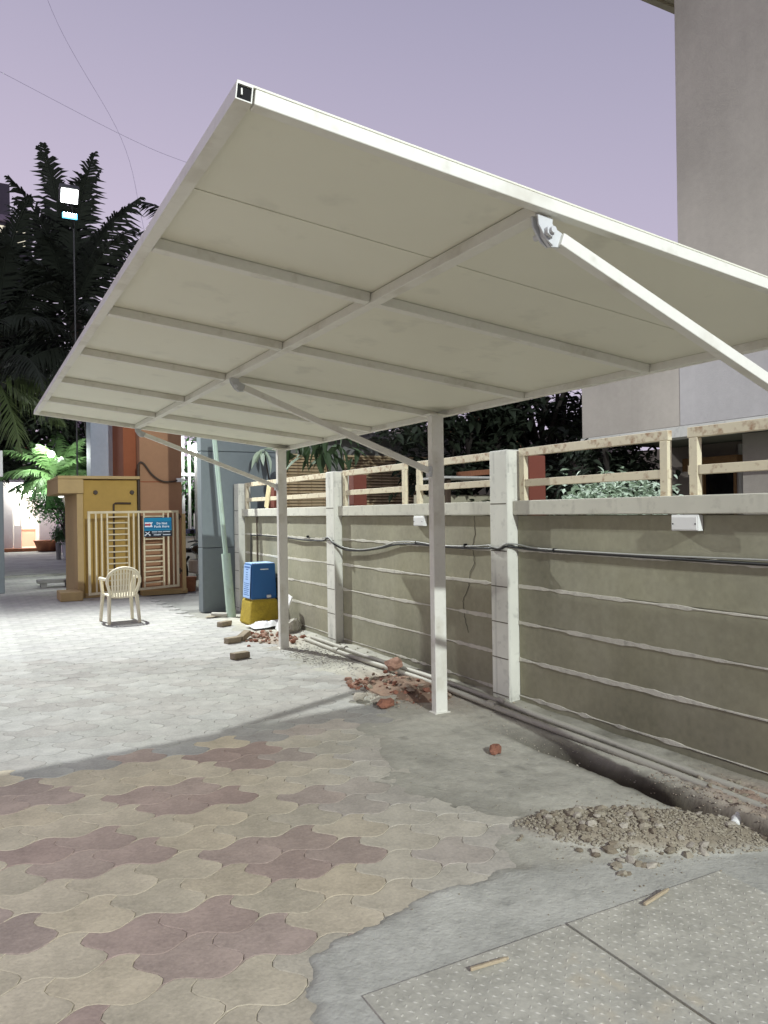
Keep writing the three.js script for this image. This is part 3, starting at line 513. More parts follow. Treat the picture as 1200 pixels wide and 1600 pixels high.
chunk('pale_slab', 3.08, 5.72, [0.30, 0.05, 0.16], stoneTones[2], 'flat pale mortar slab in front of the red brick pile', 'stone', 0.3, 0, 88, 1);
chunk('grey_block', 3.80, 9.65, [0.24, 0.24, 0.18], std([0.5, 0.48, 0.42], { map: T.chalk, roughness: 1 }), 'rounded pale grey block standing against the wall', 'stone', 0.3, 0, 93, 2);
solo('leaning_board', bar(V(3.70, 0.0, 9.95), V(3.86, 0.47, 9.86), 0.15, 0.02, 0.003, new THREE.Vector3(1, 0, 0)), M.whitePlastic, V(3.7, 0, 9.95), 'white board leaning against the wall behind the middle post', 'board');
{
  const t = thing('plastic_bottle', 'small crushed white plastic bottle lying at the trench edge', 'bottle', V(3.29, 0.03, 2.51), undefined, 0.5);
  const b = [[0, 0], [0.021, 0.002], [0.023, 0.012], [0.02, 0.03], [0.023, 0.045], [0.02, 0.06], [0.01, 0.074], [0.008, 0.085]].map((p) => new THREE.Vector2(...p));
  local('body', uvm(new THREE.LatheGeometry(b, 14).rotateZ(-1.35).translate(-0.03, 0.02, 0)), M.whitePlastic, t);
  local('cap', uvm(new THREE.CylinderGeometry(0.011, 0.011, 0.014, 12).translate(0, 0.09, 0).rotateZ(-1.35).translate(-0.03, 0.02, 0)), M.whitePlastic, t);
}
/* ---------------------------------------------------------------- blue box on yellow base, pipe, pillar */
{
  const t = thing('painted_block', 'squat yellow painted concrete block under the blue box', 'block', V(3.72, 0, 10.72));
  const g = new RoundedBoxGeometry(0.40, 0.37, 0.46, 3, 0.045), p = g.attributes.position;
  for (let i = 0; i < p.count; i++) { const k = 1 + (0.185 - p.getY(i)) * 0.45; p.setX(i, p.getX(i) * k + 0.01 * (fbm(p.getY(i) * 9, p.getZ(i) * 9, 3, 2) - 0.5)); p.setZ(i, p.getZ(i) * k); }
  g.computeVertexNormals(); part('block', g.translate(3.72, 0.185, -10.72), M.yellow, t);
  part('worn_top', box(3.545, 3.89, 0.366, 0.374, 10.53, 10.9, 0.003), std([0.62, 0.57, 0.38], { map: T.chalk }), t);
  const b = thing('blue_box', 'blue water cooler box with printed light blue side, on the yellow block', 'cooler box', V(3.72, 0.374, 10.7));
  const s = new RoundedBoxGeometry(0.39, 0.5, 0.36, 3, 0.016), q = s.attributes.position;
  for (let i = 0; i < q.count; i++) { const k = 0.98 - 0.14 * (q.getY(i) + 0.25); q.setX(i, q.getX(i) * k); q.setZ(i, q.getZ(i) * k); }
  s.computeVertexNormals(); part('body', s.translate(3.72, 0.626, -10.7), M.blue, b);
  part('lid', box(3.55, 3.89, 0.873, 0.889, 10.545, 10.855, 0.006), M.lightBlue, b);
  part('handle', box(3.67, 3.79, 0.792, 0.806, 10.523, 10.545, 0.004), M.whitePlastic, b);
  part('spout', box(3.755, 3.815, 0.392, 0.43, 10.49, 10.525, 0.004), M.steel, b);
  const cv = document.createElement('canvas'); cv.width = 256; cv.height = 380; const c = cv.getContext('2d'); c.fillStyle = '#9fbfe6'; c.fillRect(0, 0, 256, 380); c.fillStyle = '#3c66a4';
  c.fillRect(24, 16, 208, 20); c.fillRect(84, 46, 90, 12); for (let k = 0; k < 4; k++) c.fillRect(96 - k * 6, 84 + k * 26, 60 + k * 12, 9); for (let k = 0; k < 7; k++) c.fillRect(26 + (k % 3) * 10, 210 + k * 22, 200 - (k % 3) * 26, 9);
  const tx = new THREE.CanvasTexture(cv); tx.colorSpace = THREE.SRGBColorSpace;
  const pl = new THREE.BoxGeometry(0.30, 0.47, 0.004); const lm = new THREE.MeshStandardMaterial({ map: tx, roughness: 0.5 });
  const m = local('printed_label', pl, lm, b); m.position.copy(V(3.523, 0.626, 10.7)).sub(b.position); m.rotation.set(0, -Math.PI / 2, 0); m.rotateX(-0.05);
  // crumpled sheet at its foot
  const sh = new THREE.PlaneGeometry(0.55, 0.4, 22, 16).rotateX(-Math.PI / 2), sp = sh.attributes.position;
  for (let i = 0; i < sp.count; i++) sp.setY(i, 0.03 + 0.12 * fbm(sp.getX(i) * 9 + 3, sp.getZ(i) * 9, 8, 3) * (1 - sstep(Math.hypot(sp.getX(i) / 0.28, sp.getZ(i) / 0.2), 0.5, 1.2)));
  sh.computeVertexNormals(); const w = solo('plastic_sheet', sh.translate(3.68, 0, -10.25), std([0.7, 0.7, 0.68], { side: THREE.DoubleSide, roughness: 0.6 }), V(3.68, 0, 10.25), 'crumpled white plastic sheet lying before the yellow block', 'plastic sheet');
  w.material.side = THREE.DoubleSide;
}
{
  const t = thing('gate_pillar', 'tall blue-grey clad gate pillar behind the mint green pipe', 'pillar', V(3.9, 0, 12.9));
  part('shaft', box(3.33, 4.75, 0, 1.05, 12.36, 12.62, 0.01), M.clad, t);
  part('shaft', box(3.33, 4.75, 1.056, 2.62, 12.36, 12.62, 0.01), M.clad, t);
  part('shaft', box(3.33, 4.75, 2.626, 4.4, 12.36, 12.62, 0.01), M.clad, t);
  const p = thing('wrapped_pipe', 'mint green pipe standing slightly askew before the grey pillar', 'pipe', V(3.55, 0, 11.6));
  part('sleeve', rod(V(3.565, -0.02, 11.6), V(3.535, 0.98, 11.75), 0.072, 0.07, 18), M.mint, p);
  part('riser', rod(V(3.535, 0.96, 11.75), V(3.44, 2.80, 11.95), 0.036, 0.036, 14), M.mint, p);
  part('foot', rod(V(3.30, 0.05, 11.75), V(3.5, 0.045, 11.6), 0.035, 0.035, 10), M.pvc, p);
  chunk('grey_rubble', 3.33, 11.75, [0.3, 0.05, 0.2], stoneTones[0], 'small flat heap of rubble at the foot of the grey gate pillar', 'rubble', 0.4, 0, 21, 1);
}
/* ---------------------------------------------------------------- booth, orange tower, gate, sign, chair */
{
  const t = thing('guard_booth', 'small ochre guard booth with a thick flat roof behind the open gate', 'booth', V(2.4, 0, 17));
  part('wall', box(1.98, 3.0, 0, 2.31, 15.98, 18, 0.01), M.booth, t);
  part('side_wall', box(1.86, 1.976, 0, 2.04, 15.93, 18, 0.01), M.boothTrim, t);
  part('roof', [box(1.52, 3.04, 2.32, 2.38, 15.86, 18.2, 0.01), box(1.52, 1.98, 2.04, 2.318, 15.88, 18.2, 0.01)], M.boothTrim, t);
  part('skirting', box(1.99, 2.99, 0, 0.09, 15.94, 15.978, 0.004), M.boothTrim, t);
  for (const x of [2.21, 2.90]) part('wall_socket', [rod(V(x, 2.06, 15.985), V(x, 2.06, 15.93), 0.045, 0.04, 12)], M.darkPipe, t);
  part('pipework', [tube([V(2.87, 1.84, 15.93), V(2.6, 1.845, 15.93), V(2.545, 1.84, 15.93), V(2.54, 1.78, 15.93), V(2.54, 0.9, 15.93), V(2.54, 0.2, 15.93)], 0.018, 40, 8, 0.1)], M.darkPipe, t);
  part('step', box(1.50, 1.90, 0, 0.17, 15.5, 16.2, 0.015), M.boothTrim, t);
  const o = thing('orange_tower', 'tall terracotta orange gate tower right of the ochre booth', 'tower', V(3.4, 0, 17));
  part('shaft', box(3.06, 3.90, 0, 4.6, 15.98, 17.6, 0.01), M.orange, o);
  part('recess', box(2.80, 3.055, 2.385, 4.6, 16.3, 17.6, 0.01), M.orangeDeep, o);
  part('plinth', box(3.02, 3.92, 0, 0.10, 15.7, 15.975, 0.01), M.boothTrim, o);
  part('groove', box(3.07, 3.885, 2.265, 2.285, 15.972, 15.982, 0), M.orangeDeep, o);
  part('dark_pipe', rod(V(3.03, 0.05, 15.955), V(3.03, 2.62, 15.955), 0.028), M.darkPipe, o);
  solo('loop_wire', tube([V(3.02, 2.5, 15.93), V(3.04, 2.64, 15.93), V(3.12, 2.64, 15.92), V(3.3, 2.4, 15.9), V(3.5, 2.28, 15.9), V(3.72, 2.28, 15.9), V(3.82, 2.32, 15.93)], 0.02, 50, 7), M.darkPipe, V(3.3, 2.4, 15.9), 'black cable drooping across the orange tower', 'cable');
  solo('cable_clamp', [box(3.78, 3.88, 2.27, 2.35, 15.9, 15.978, 0.006)], M.whitePlastic, V(3.83, 2.3, 15.95), 'small white clamp box at the end of the drooping cable', 'clamp');
}
{
  const A = V(1.985, 0, 15.42), B = V(3.74, 0, 15.66), lo = 0.12, hi = 1.665, at = (f, h) => A.clone().lerp(B, f).setY(h + 0.045 * f * (h < 0.5 ? 1.2 : 0));
  const t = thing('metal_gate', 'open cream painted metal gate leaf with ladder bars before the booth', 'gate', A);
  const fr = [bar(at(0, hi), at(1, hi), 0.045, 0.045), bar(at(0, lo), at(1, lo), 0.045, 0.045)];
  part('frame_rail', fr[0], M.gate, t); part('frame_rail', fr[1], M.gate, t);
  const vert = (f, w, name) => part(name, bar(at(f, lo + 0.024), at(f, hi - 0.024), w, w, 0.003, new THREE.Vector3(1, 0, 0)), M.gate, t);
  for (const f of [0.013, 0.987]) vert(f, 0.046, 'stile');
  for (const f of [0.085, 0.145, 0.205, 0.435, 0.49, 0.545, 0.605, 0.825, 0.88, 0.938]) vert(f, 0.030, 'bar');
  for (let k = 0; k < 13; k++) part('rung', bar(at(0.216, 0.23 + k * 0.112), at(0.424, 0.23 + k * 0.112), 0.024, 0.026, 0.003), M.gate, t);
  for (let k = 0; k < 13; k++) part('rung', bar(at(0.616, 0.23 + k * 0.112), at(0.814, 0.23 + k * 0.112), 0.024, 0.026, 0.003), M.gate, t);
  for (const h of [0.35, 1.5]) part('hinge', [rod(at(1.008, h), at(1.008, h + 0.12), 0.022), bar(at(1.0, h + 0.06), at(1.035, h + 0.06), 0.03, 0.05)], M.darkPipe, t);
  part('gate_post', bar(at(1.06, 0), at(1.06, 1.62), 0.07, 0.07, 0.004, new THREE.Vector3(1, 0, 0)), M.boothTrim, t);
  // sign
  const cv = document.createElement('canvas'); cv.width = 640; cv.height = 460; const c = cv.getContext('2d');
  c.fillStyle = '#1582a8'; c.fillRect(0, 0, 640, 460); c.fillStyle = '#0f6f97'; c.fillRect(0, 84, 640, 200); c.fillStyle = '#131c26'; c.fillRect(0, 318, 640, 142);
  c.fillStyle = '#eef2f4'; c.font = 'bold 76px sans-serif'; c.textAlign = 'center'; c.fillText('Do Not', 410, 166); c.fillText('Park Here', 405, 244);
  c.fillStyle = '#e9edf0'; c.beginPath(); c.moveTo(14, 108); c.lineTo(200, 108); c.lineTo(168, 160); c.lineTo(196, 226); c.lineTo(14, 226); c.fill();
  c.fillStyle = '#b03040'; c.fillRect(14, 146, 96, 46); c.beginPath(); c.moveTo(110, 130); c.lineTo(168, 168); c.lineTo(110, 206); c.fill();
  c.strokeStyle = '#e9edf0'; c.lineWidth = 18; c.beginPath(); c.moveTo(24, 428); c.lineTo(124, 340); c.moveTo(24, 346); c.lineTo(128, 420); c.stroke(); c.lineWidth = 10; c.beginPath(); c.arc(20, 424, 14, 0, 7); c.moveTo(140, 424); c.arc(126, 424, 14, 0, 7); c.stroke();
  c.fillStyle = '#c9d2d8'; for (const [x, w] of [[172, 130], [318, 96], [430, 176]]) c.fillRect(x, 336, w, 22); c.fillStyle = '#8c98a2'; for (const [x, w] of [[180, 120], [316, 140]]) c.fillRect(x, 378, w, 12); c.fillStyle = '#c9d2d8'; for (const [x, w] of [[214, 170], [430, 180]]) c.fillRect(x, 410, w, 24);
  const tx = new THREE.CanvasTexture(cv); tx.colorSpace = THREE.SRGBColorSpace;
  const s = thing('warning_sign', 'blue no parking sign board fixed on the cream gate', 'sign', at(0.758, 1.36));
  const w = 0.56, h = 0.375, board = local('board', new RoundedBoxGeometry(w, h, 0.012, 1, 0.003), std([0.02, 0.16, 0.26], { roughness: 0.4 }), s), face = local('printed_face', new THREE.BoxGeometry(w - 0.008, h - 0.008, 0.002), new THREE.MeshStandardMaterial({ map: tx, roughness: 0.4 }), s);
  const ang = Math.atan2(-(B.z - A.z), B.x - A.x); for (const m of [board, face]) m.rotation.y = ang; board.position.set(0, 0, 0.034); face.position.set(0.001, 0, 0.0415);
}
{
  const t = thing('plastic_chair', 'cream moulded plastic armchair with slatted back before the gate', 'chair', V(2.0, 0, 12.1), undefined, 0.06);
  // local frame: the back towards the viewer (+z), the seat opening away
  const seat = new THREE.BoxGeometry(0.44, 0.022, 0.42, 8, 1, 8), p = seat.attributes.position;
  for (let i = 0; i < p.count; i++) { const k = 1 - 0.10 * (p.getZ(i) / 0.42 + 0.5); p.setX(i, p.getX(i) * k); p.setY(i, p.getY(i) + 0.425 - 0.02 * Math.cos(p.getX(i) * 6) - 0.03 * (p.getZ(i) + 0.21)); }
  seat.computeVertexNormals(); local('seat', uvm(seat), M.chair, t);
  for (const [x, z, bx, bz] of [[-0.19, -0.19, -0.235, -0.235], [0.19, -0.19, 0.235, -0.235], [-0.18, 0.19, -0.22, 0.275], [0.18, 0.19, 0.22, 0.275]]) {
    const top = z < 0 ? 0.64 : 0.44, g = [rod(new THREE.Vector3(bx, 0, bz), new THREE.Vector3(x * 1.1, 0.42, z), 0.024, 0.030, 8)];
    if (z < 0) g.push(rod(new THREE.Vector3(x * 1.1, 0.42, z), new THREE.Vector3(x * 1.25, 0.645, z + 0.02), 0.026, 0.024, 8));
    local('leg', uvm(join(g)), M.chair, t);
  }
  for (const s of [-1, 1]) local('arm', uvm(join([tube([new THREE.Vector3(s * 0.245, 0.65, -0.2), new THREE.Vector3(s * 0.27, 0.665, -0.05), new THREE.Vector3(s * 0.262, 0.665, 0.1), new THREE.Vector3(s * 0.235, 0.66, 0.23)], 0.025, 14, 8)])), M.chair, t);
  const rim = []; for (let k = 0; k <= 16; k++) { const a = Math.PI * k / 16; rim.push(new THREE.Vector3(-0.235 * Math.cos(a), 0.60 + 0.225 * Math.sin(a) ** 0.75, 0.235 + 0.045 * Math.sin(a))); }
  local('back_rim', uvm(tube(rim, 0.024, 40, 8)), M.chair, t);
  for (const s of [-1, 1]) local('back_post', uvm(rod(new THREE.Vector3(s * 0.18, 0.42, 0.2), new THREE.Vector3(s * 0.235, 0.61, 0.236), 0.022, 0.022, 8)), M.chair, t);
  for (let k = -4; k <= 4; k++) { const x = k * 0.043, yt = 0.60 + 0.225 * Math.sqrt(Math.max(0, 1 - (x / 0.235) ** 2)) - 0.005; local('slat', uvm(bar(new THREE.Vector3(x * 0.88, 0.385 + 0.6 * x * x, 0.215), new THREE.Vector3(x, yt, 0.272), 0.030, 0.008, 0.002, new THREE.Vector3(0, 0, 1))), M.chair, t); }
  local('back_band', uvm(tube([-1, -0.5, 0, 0.5, 1].map((k) => new THREE.Vector3(k * 0.185, 0.40 - 0.012 * (1 - k * k), 0.205 + 0.012 * (1 - k * k))), 0.014, 14, 6)), M.chair, t);
}
/* ---------------------------------------------------------------- right: fence, plants and motorcycle behind the tower */
function leafGeo(L, W, bend = 0.25) {                                  // a folded pointed leaf along +x
  const n = 4, pos = [], at = (k, s) => { const u = k / n, w = W * Math.sin(Math.PI * Math.pow(u, 0.75)) * 0.5; return [L * u, -bend * L * u * u + Math.abs(s) * w * 0.35, s * w]; };
  for (let k = 0; k < n; k++) for (const s of [-1, 1]) { const a = at(k, 0), b = at(k + 1, 0), c = at(k + 1, s), d = at(k, s); pos.push(...a, ...b, ...c, ...a, ...c, ...d); }
  const g = new THREE.BufferGeometry(); g.setAttribute('position', new THREE.BufferAttribute(new Float32Array(pos), 3)); g.computeVertexNormals(); return uvm(g);
}
for (const k of ['palm', 'palmLit', 'leafDark', 'leafMid', 'leafGreen', 'leafLime', 'leafPale', 'flag']) M[k].side = THREE.DoubleSide;
const smallLeaf = leafGeo(1, 0.42, 0.25);
function orient(g, pos, yaw, pitch, roll, s) { return g.clone().applyMatrix4(new THREE.Matrix4().compose(pos, new THREE.Quaternion().setFromEuler(new THREE.Euler(roll, yaw, pitch, 'YZX')), new THREE.Vector3(s, s, s))); }
// crown: leaves gathered in clumps
function crown(centre, rad, clumps, per, leaf, spread, seed) {
  const q = mulberry(seed), g = [], rq = (a, b) => a + (b - a) * q(), lg = leafGeo(1, 0.45, 0.2);
  for (let c = 0; c < clumps; c++) {
    let d; do d = new THREE.Vector3(rq(-1, 1), rq(-1, 1), rq(-1, 1)); while (d.length() > 1 || (d.length() < 0.35 && q() < 0.6));
    const o = centre.clone().add(d.multiply(rad));
    for (let i = 0; i < per; i++) { const e = new THREE.Vector3(rq(-1, 1) + rq(-1, 1), (rq(-1, 1) + rq(-1, 1)) * 0.6, rq(-1, 1) + rq(-1, 1)).multiplyScalar(spread * 0.5); g.push(orient(lg, o.clone().add(e), rq(0, 6.3), rq(-0.8, 0.5), rq(-0.5, 0.5), leaf * rq(0.7, 1.3))); }
  }
  return g;
}
function limbs(base, centre, rad, n, r, seed) {
  const q = mulberry(seed), rq = (a, b) => a + (b - a) * q(), fork = base.clone().lerp(centre, 0.55), g = [];
  const trunk = [tube([base, base.clone().lerp(fork, 0.5).add(new THREE.Vector3(rq(-0.1, 0.1), 0, rq(-0.1, 0.1))), fork], r, 14, 8)];
  for (let i = 0; i < n; i++) { const e = centre.clone().add(new THREE.Vector3(rq(-1, 1), rq(-0.5, 1), rq(-1, 1)).multiply(rad).multiplyScalar(0.85)); g.push(tube([fork, fork.clone().lerp(e, 0.5).add(new THREE.Vector3(rq(-0.2, 0.2), rq(0, 0.3), rq(-0.2, 0.2))), e], r * 0.35, 10, 5)); }
  return [trunk, g];
}
function tree(name, label, base, centre, rad, clumps, per, leaf, mat, seed, category = 'tree', r = 0.13) {
  const t = thing(name, label, category, base), [tr, br] = limbs(base, centre, rad, 12, r, seed);
  part('trunk', tr, M.bark, t); part('branches', br, M.bark, t);
  part('crown', crown(centre, rad, clumps, per, leaf, 0.42, seed + 1), mat, t);
  return t;
}
{
  const t = thing('low_wall', 'white low wall with dark rail and white posts right of the orange tower', 'fence', V(5, 0, 19));
  part('plinth', box(4.3, 7, 0, 1.06, 19, 19.15, 0.01), M.white, t);
  part('dark_rail', box(4.3, 7, 1.13, 1.24, 18.98, 19.08, 0.006), std([0.05, 0.05, 0.10]), t);
  for (const x of [4.80, 5.1, 5.42]) part('post', box(x, x + 0.06, 1.24, 3.4, 19, 19.06, 0.004), M.white, t);
  part('top_rail', box(4.3, 7, 2.55, 2.62, 18.99, 19.06, 0.004), M.white, t);
  for (let k = 0; k < 8; k++) part('picket', box(4.4 + k * 0.13, 4.43 + k * 0.13, 1.24, 1.62, 19, 19.03, 0.003), M.white, t);
  part('backdrop_post', box(4.66, 4.86, 1.06, 3.6, 19.6, 19.8, 0.01), M.white, t);
  tree('garden_shrub', 'bright green shrub growing behind the white posts', V(5.3, 0, 20.2), V(5.2, 2.5, 20.2), new THREE.Vector3(1.1, 1.5, 0.6), 130, 30, 0.16, M.leafGreen, 41, 'shrub', 0.05);
}
{
  const t = thing('wall_lamp', 'white glowing lamp on the post behind the low wall', 'lamp', V(4.9, 3.2, 18.8));
  part('globe', new THREE.SphereGeometry(0.12, 14, 10).translate(4.92, 3.22, -18.7), glow([0.95, 1, 1], 5), t);
  part('bracket', rod(V(4.92, 3.22, 18.82), V(4.86, 3.3, 19.0), 0.02), M.lampGrey, t);
  const l = new THREE.PointLight(new THREE.Color(0.95, 1, 1), 22); l.position.copy(V(4.92, 3.22, 18.7)); l.castShadow = true; l.shadow.radius = 5; scene.add(l);
}
{
  // motorcycle, front wheel towards the viewer
  const t = thing('motorcycle', 'black motorcycle parked between the orange tower and the grey pillar', 'motorcycle', V(4.45, 0, 17.0), undefined, 0.35);
  const W = (z) => { const o = local('wheel', uvm(new THREE.TorusGeometry(0.25, 0.055, 10, 28).rotateY(Math.PI / 2)), M.tyre, t); o.position.set(0, 0.305, z); const rim = local('rim', uvm(join([new THREE.TorusGeometry(0.2, 0.012, 6, 28).rotateY(Math.PI / 2), rod(new THREE.Vector3(-0.05, 0, 0), new THREE.Vector3(0.05, 0, 0), 0.05), ...[0, 1, 2, 3, 4].map((k) => rod(new THREE.Vector3(0, 0, 0), new THREE.Vector3(0, 0.2 * Math.cos(k * 1.257), 0.2 * Math.sin(k * 1.257)), 0.012))])), M.steel, o); };
  W(0.62); W(-0.66);
  const v = (x, y, z) => new THREE.Vector3(x, y, z);
  local('fork', uvm(join([rod(v(-0.09, 0.305, 0.62), v(-0.07, 0.92, 0.36), 0.022), rod(v(0.09, 0.305, 0.62), v(0.07, 0.92, 0.36), 0.022)])), M.chrome, t);
  const hb = local('handlebar', uvm(tube([v(-0.36, 1.0, 0.2), v(-0.2, 1.02, 0.3), v(0, 0.96, 0.36), v(0.2, 1.02, 0.3), v(0.36, 1.0, 0.2)], 0.016, 24, 7)), M.black, t);
  for (const s of [-1, 1]) { local('mirror', uvm(join([rod(v(s * 0.24, 1.02, 0.3), v(s * 0.29, 1.2, 0.3), 0.008), new THREE.SphereGeometry(1, 12, 8).scale(0.06, 0.045, 0.018).translate(s * 0.31, 1.23, 0.3)])), M.black, hb); local('indicator', uvm(new THREE.SphereGeometry(0.03, 10, 8).translate(s * 0.17, 0.78, 0.45)), std([0.5, 0.2, 0.03]), t); }
  local('headlight', uvm(join([new THREE.SphereGeometry(0.11, 18, 12).scale(1, 1, 0.7).translate(0, 0.88, 0.45)])), M.chrome, t);
  local('cowl', uvm(new THREE.SphereGeometry(0.15, 16, 10, 0, 6.3, 0, 1.7).translate(0, 0.9, 0.4)), M.bikeBody, t);
  const fd = new THREE.TorusGeometry(0.31, 0.05, 6, 16, 1.9).rotateY(Math.PI / 2); local('front_mudguard', uvm(fd.rotateX(0.3).translate(0, 0.305, 0.62)), M.bikeBody, t);
  local('tank', uvm(new THREE.SphereGeometry(1, 18, 12).scale(0.15, 0.14, 0.3).translate(0, 0.84, 0.12)), M.bikeBody, t);
  local('seat', uvm(new RoundedBoxGeometry(0.26, 0.1, 0.66, 2, 0.04).translate(0, 0.8, -0.42)), M.black, t);
  local('engine', uvm(join([new RoundedBoxGeometry(0.26, 0.3, 0.36, 1, 0.03).translate(0, 0.45, 0.05), rod(v(0.1, 0.35, 0.1), v(0.16, 0.3, -0.75), 0.035)])), M.steel, t);
  local('tail', uvm(join([new RoundedBoxGeometry(0.2, 0.14, 0.4, 2, 0.04).translate(0, 0.74, -0.72), rod(v(0, 0.65, -0.3), v(0, 0.3, -0.66), 0.03)])), M.bikeBody, t);
  const pot = thing('plant_pot', 'brown block planter at the foot of the orange tower, before the motorcycle', 'planter', V(4.05, 0, 16.1));
  part('pot', new THREE.CylinderGeometry(0.15, 0.12, 0.3, 16).translate(4.06, 0.15, -16.1), M.terracotta, pot);
}
/* ---------------------------------------------------------------- left background: pillar, mauve block, house, garden */
{
  solo('clad_pillar', [box(2.47, 3.22, 0, 2.3, 18.5, 19.2, 0.01), box(2.47, 3.22, 2.306, 5.0, 18.5, 19.2, 0.01)], M.cladBlue, V(2.85, 0, 18.8), 'smooth pale blue-grey pillar rising behind the ochre booth', 'pillar');
  const m = thing('mauve_building', 'plain mauve building far behind, left of the blue-grey pillar', 'building', V(5, 0, 37));
  part('wall', box(3.66, 8, 0, 7.4, 34, 40, 0.02), M.mauve, m); part('parapet', box(3.6, 8.1, 7.4, 7.7, 33.9, 40.1, 0.02), M.mauve, m);
  part('window', [box(5.3, 6.3, 4, 5.2, 33.98, 34.03, 0)], M.glassDark, m);
  const h = thing('white_house', 'small white house with a brightly lit open doorway far up the drive', 'house', V(3.2, 0, 41));
  part('front_wall', [box(0.9, 1.86, 0, 3.2, 40, 40.2, 0.01), box(2.98, 5.4, 0, 3.2, 40, 40.2, 0.01), box(1.86, 2.98, 2.55, 3.2, 40, 40.2, 0)], M.white, h);
  part('side_wall', [box(0.9, 1.1, 0, 3.2, 40.2, 44, 0), box(5.2, 5.4, 0, 3.2, 40.2, 44, 0), box(1.1, 5.2, 0, 3.2, 43.9, 44, 0)], M.white, h);
  part('roof', box(0.8, 5.5, 3.2, 3.32, 39.4, 44.1, 0.01), M.white, h);
  part('parapet', box(1.9, 5.5, 3.322, 3.62, 39.45, 39.6, 0.01), M.mauve, h);
  part('floor', box(1.1, 5.2, 0, 0.12, 40.2, 43.9, 0), M.pink, h);
  part('door', [box(1.88, 2.22, 0.1, 1.2, 40.05, 40.1, 0.006), box(1.88, 1.93, 1.2, 2.5, 40.05, 40.1, 0.004), box(2.17, 2.22, 1.2, 2.5, 40.05, 40.1, 0.004), box(1.93, 2.17, 2.42, 2.5, 40.05, 40.1, 0.004)], M.whitePlastic, h);
  part('cabinet', [box(2.3, 3.0, 0.12, 0.95, 42.6, 43, 0.01), box(2.28, 3.02, 0.95, 1.0, 42.55, 43.05, 0.01)], M.pink, h);
  part('step', box(1.0, 3.3, 0, 0.14, 39.3, 39.99, 0.01), M.terracotta, h);
  const l = part('ceiling_lamp', new THREE.SphereGeometry(0.12, 12, 8).translate(2.6, 2.9, -41.6), glow([1, 0.97, 0.92], 6), h);
  const pl = new THREE.PointLight(new THREE.Color(1, 0.96, 0.9), 24); pl.position.copy(V(2.6, 2.9, 41.6)); pl.castShadow = true; pl.shadow.radius = 5; scene.add(pl);
  const por = part('porch_lamp', new THREE.SphereGeometry(0.10, 12, 8).translate(2.5, 2.75, -39.75), glow([1, 0.98, 0.95], 6), h);
  const p2 = new THREE.PointLight(new THREE.Color(1, 0.97, 0.92), 14); p2.position.copy(V(2.5, 2.75, 39.75)); p2.castShadow = true; p2.shadow.radius = 5; scene.add(p2);
  const f = thing('red_flag', 'drooping red-orange flag on a thin pole above the white house', 'flag', V(2.55, 3.3, 39.9));
  part('pole', rod(V(2.58, 3.3, 39.9), V(2.58, 5.3, 39.9), 0.025), M.darkPipe, f);
  const cl = new THREE.PlaneGeometry(0.42, 0.85, 10, 14), cp = cl.attributes.position; for (let i = 0; i < cp.count; i++) { const y = cp.getY(i), k = 0.45 + 0.55 * (0.425 - y) / 0.85; cp.setXYZ(i, cp.getX(i) * k, y, 0.07 * Math.sin(cp.getX(i) * 26) * k); } cl.computeVertexNormals();
  part('cloth', cl.translate(2.42, 4.75, -39.9), M.flag, f);
  const aw = thing('striped_awning', 'sloping cream and white striped awning on the roof of the white house', 'awning', V(1.95, 3.32, 39.6));
  for (let k = 0; k < 5; k++) part('stripe', bar(V(1.75 + k * 0.17, 3.64, 39.42), V(2.0 + k * 0.15, 4.3, 39.95), 0.15, 0.02, 0.002, new THREE.Vector3(0, 0.6, 0.8)), k % 2 ? M.cream : M.whitePlastic, aw);
  part('backing', [box(1.8, 2.6, 3.33, 3.66, 39.62, 39.8, 0.01)], M.terracotta, aw);
}
{
  const t = thing('terracotta_planter', 'round terracotta planter on the drive before the white house', 'planter', V(3.3, 0, 38.8));
  part('bowl', new THREE.LatheGeometry([[0, 0], [0.42, 0], [0.58, 0.42], [0.62, 0.5], [0.54, 0.5], [0.5, 0.4], [0, 0.38]].map((p) => new THREE.Vector2(...p)), 24).translate(3.25, 0, -38.8), M.terracotta, t);
  const w = thing('garden_gate', 'white painted garden gate panel right of the lit doorway', 'gate', V(3.9, 0, 38));
  part('panel', [box(3.55, 4.1, 0.05, 1.9, 38, 38.06, 0.01)], M.whitePlastic, w); part('arch', [new THREE.TorusGeometry(0.26, 0.04, 6, 16, Math.PI).translate(3.82, 1.9, -38.03)], M.whitePlastic, w);
  const bg = solo('blue_bag', new THREE.SphereGeometry(1, 14, 10).scale(0.14, 0.28, 0.1).translate(3.98, 1.42, -37.85), std([0.02, 0.25, 0.42], { roughness: 0.5 }), V(3.98, 1.42, 37.85), 'small blue bag hanging from the white garden gate', 'bag');
  const tr = thing('trellis', 'white wooden trellis behind the clipped hedge plants', 'trellis', V(4.2, 0, 36.5));
  for (let k = 0; k < 4; k++) { part('lath', box(3.7 + k * 0.32, 3.75 + k * 0.32, 0.4, 2.3, 36.5, 36.53, 0), M.whitePlastic, tr); part('lath', box(3.65, 4.75, 0.7 + k * 0.42, 0.75 + k * 0.42, 36.47, 36.5, 0), M.whitePlastic, tr); }
  const hd = thing('hedge_plant', 'bright green bushy plant over a row of white pots beside the drive', 'plant', V(3.2, 0, 31));
  part('foliage', crown(V(3.3, 0.95, 31), new THREE.Vector3(0.5, 0.34, 0.4), 60, 40, 0.11, 0.26, 61), M.leafGreen, hd);
  for (let k = 0; k < 4; k++) part('pot', new THREE.CylinderGeometry(0.10, 0.08, 0.62, 12).translate(2.95 + k * 0.22, 0.31, -30.9), k % 2 ? M.whitePlastic : M.greyConc, hd);
}
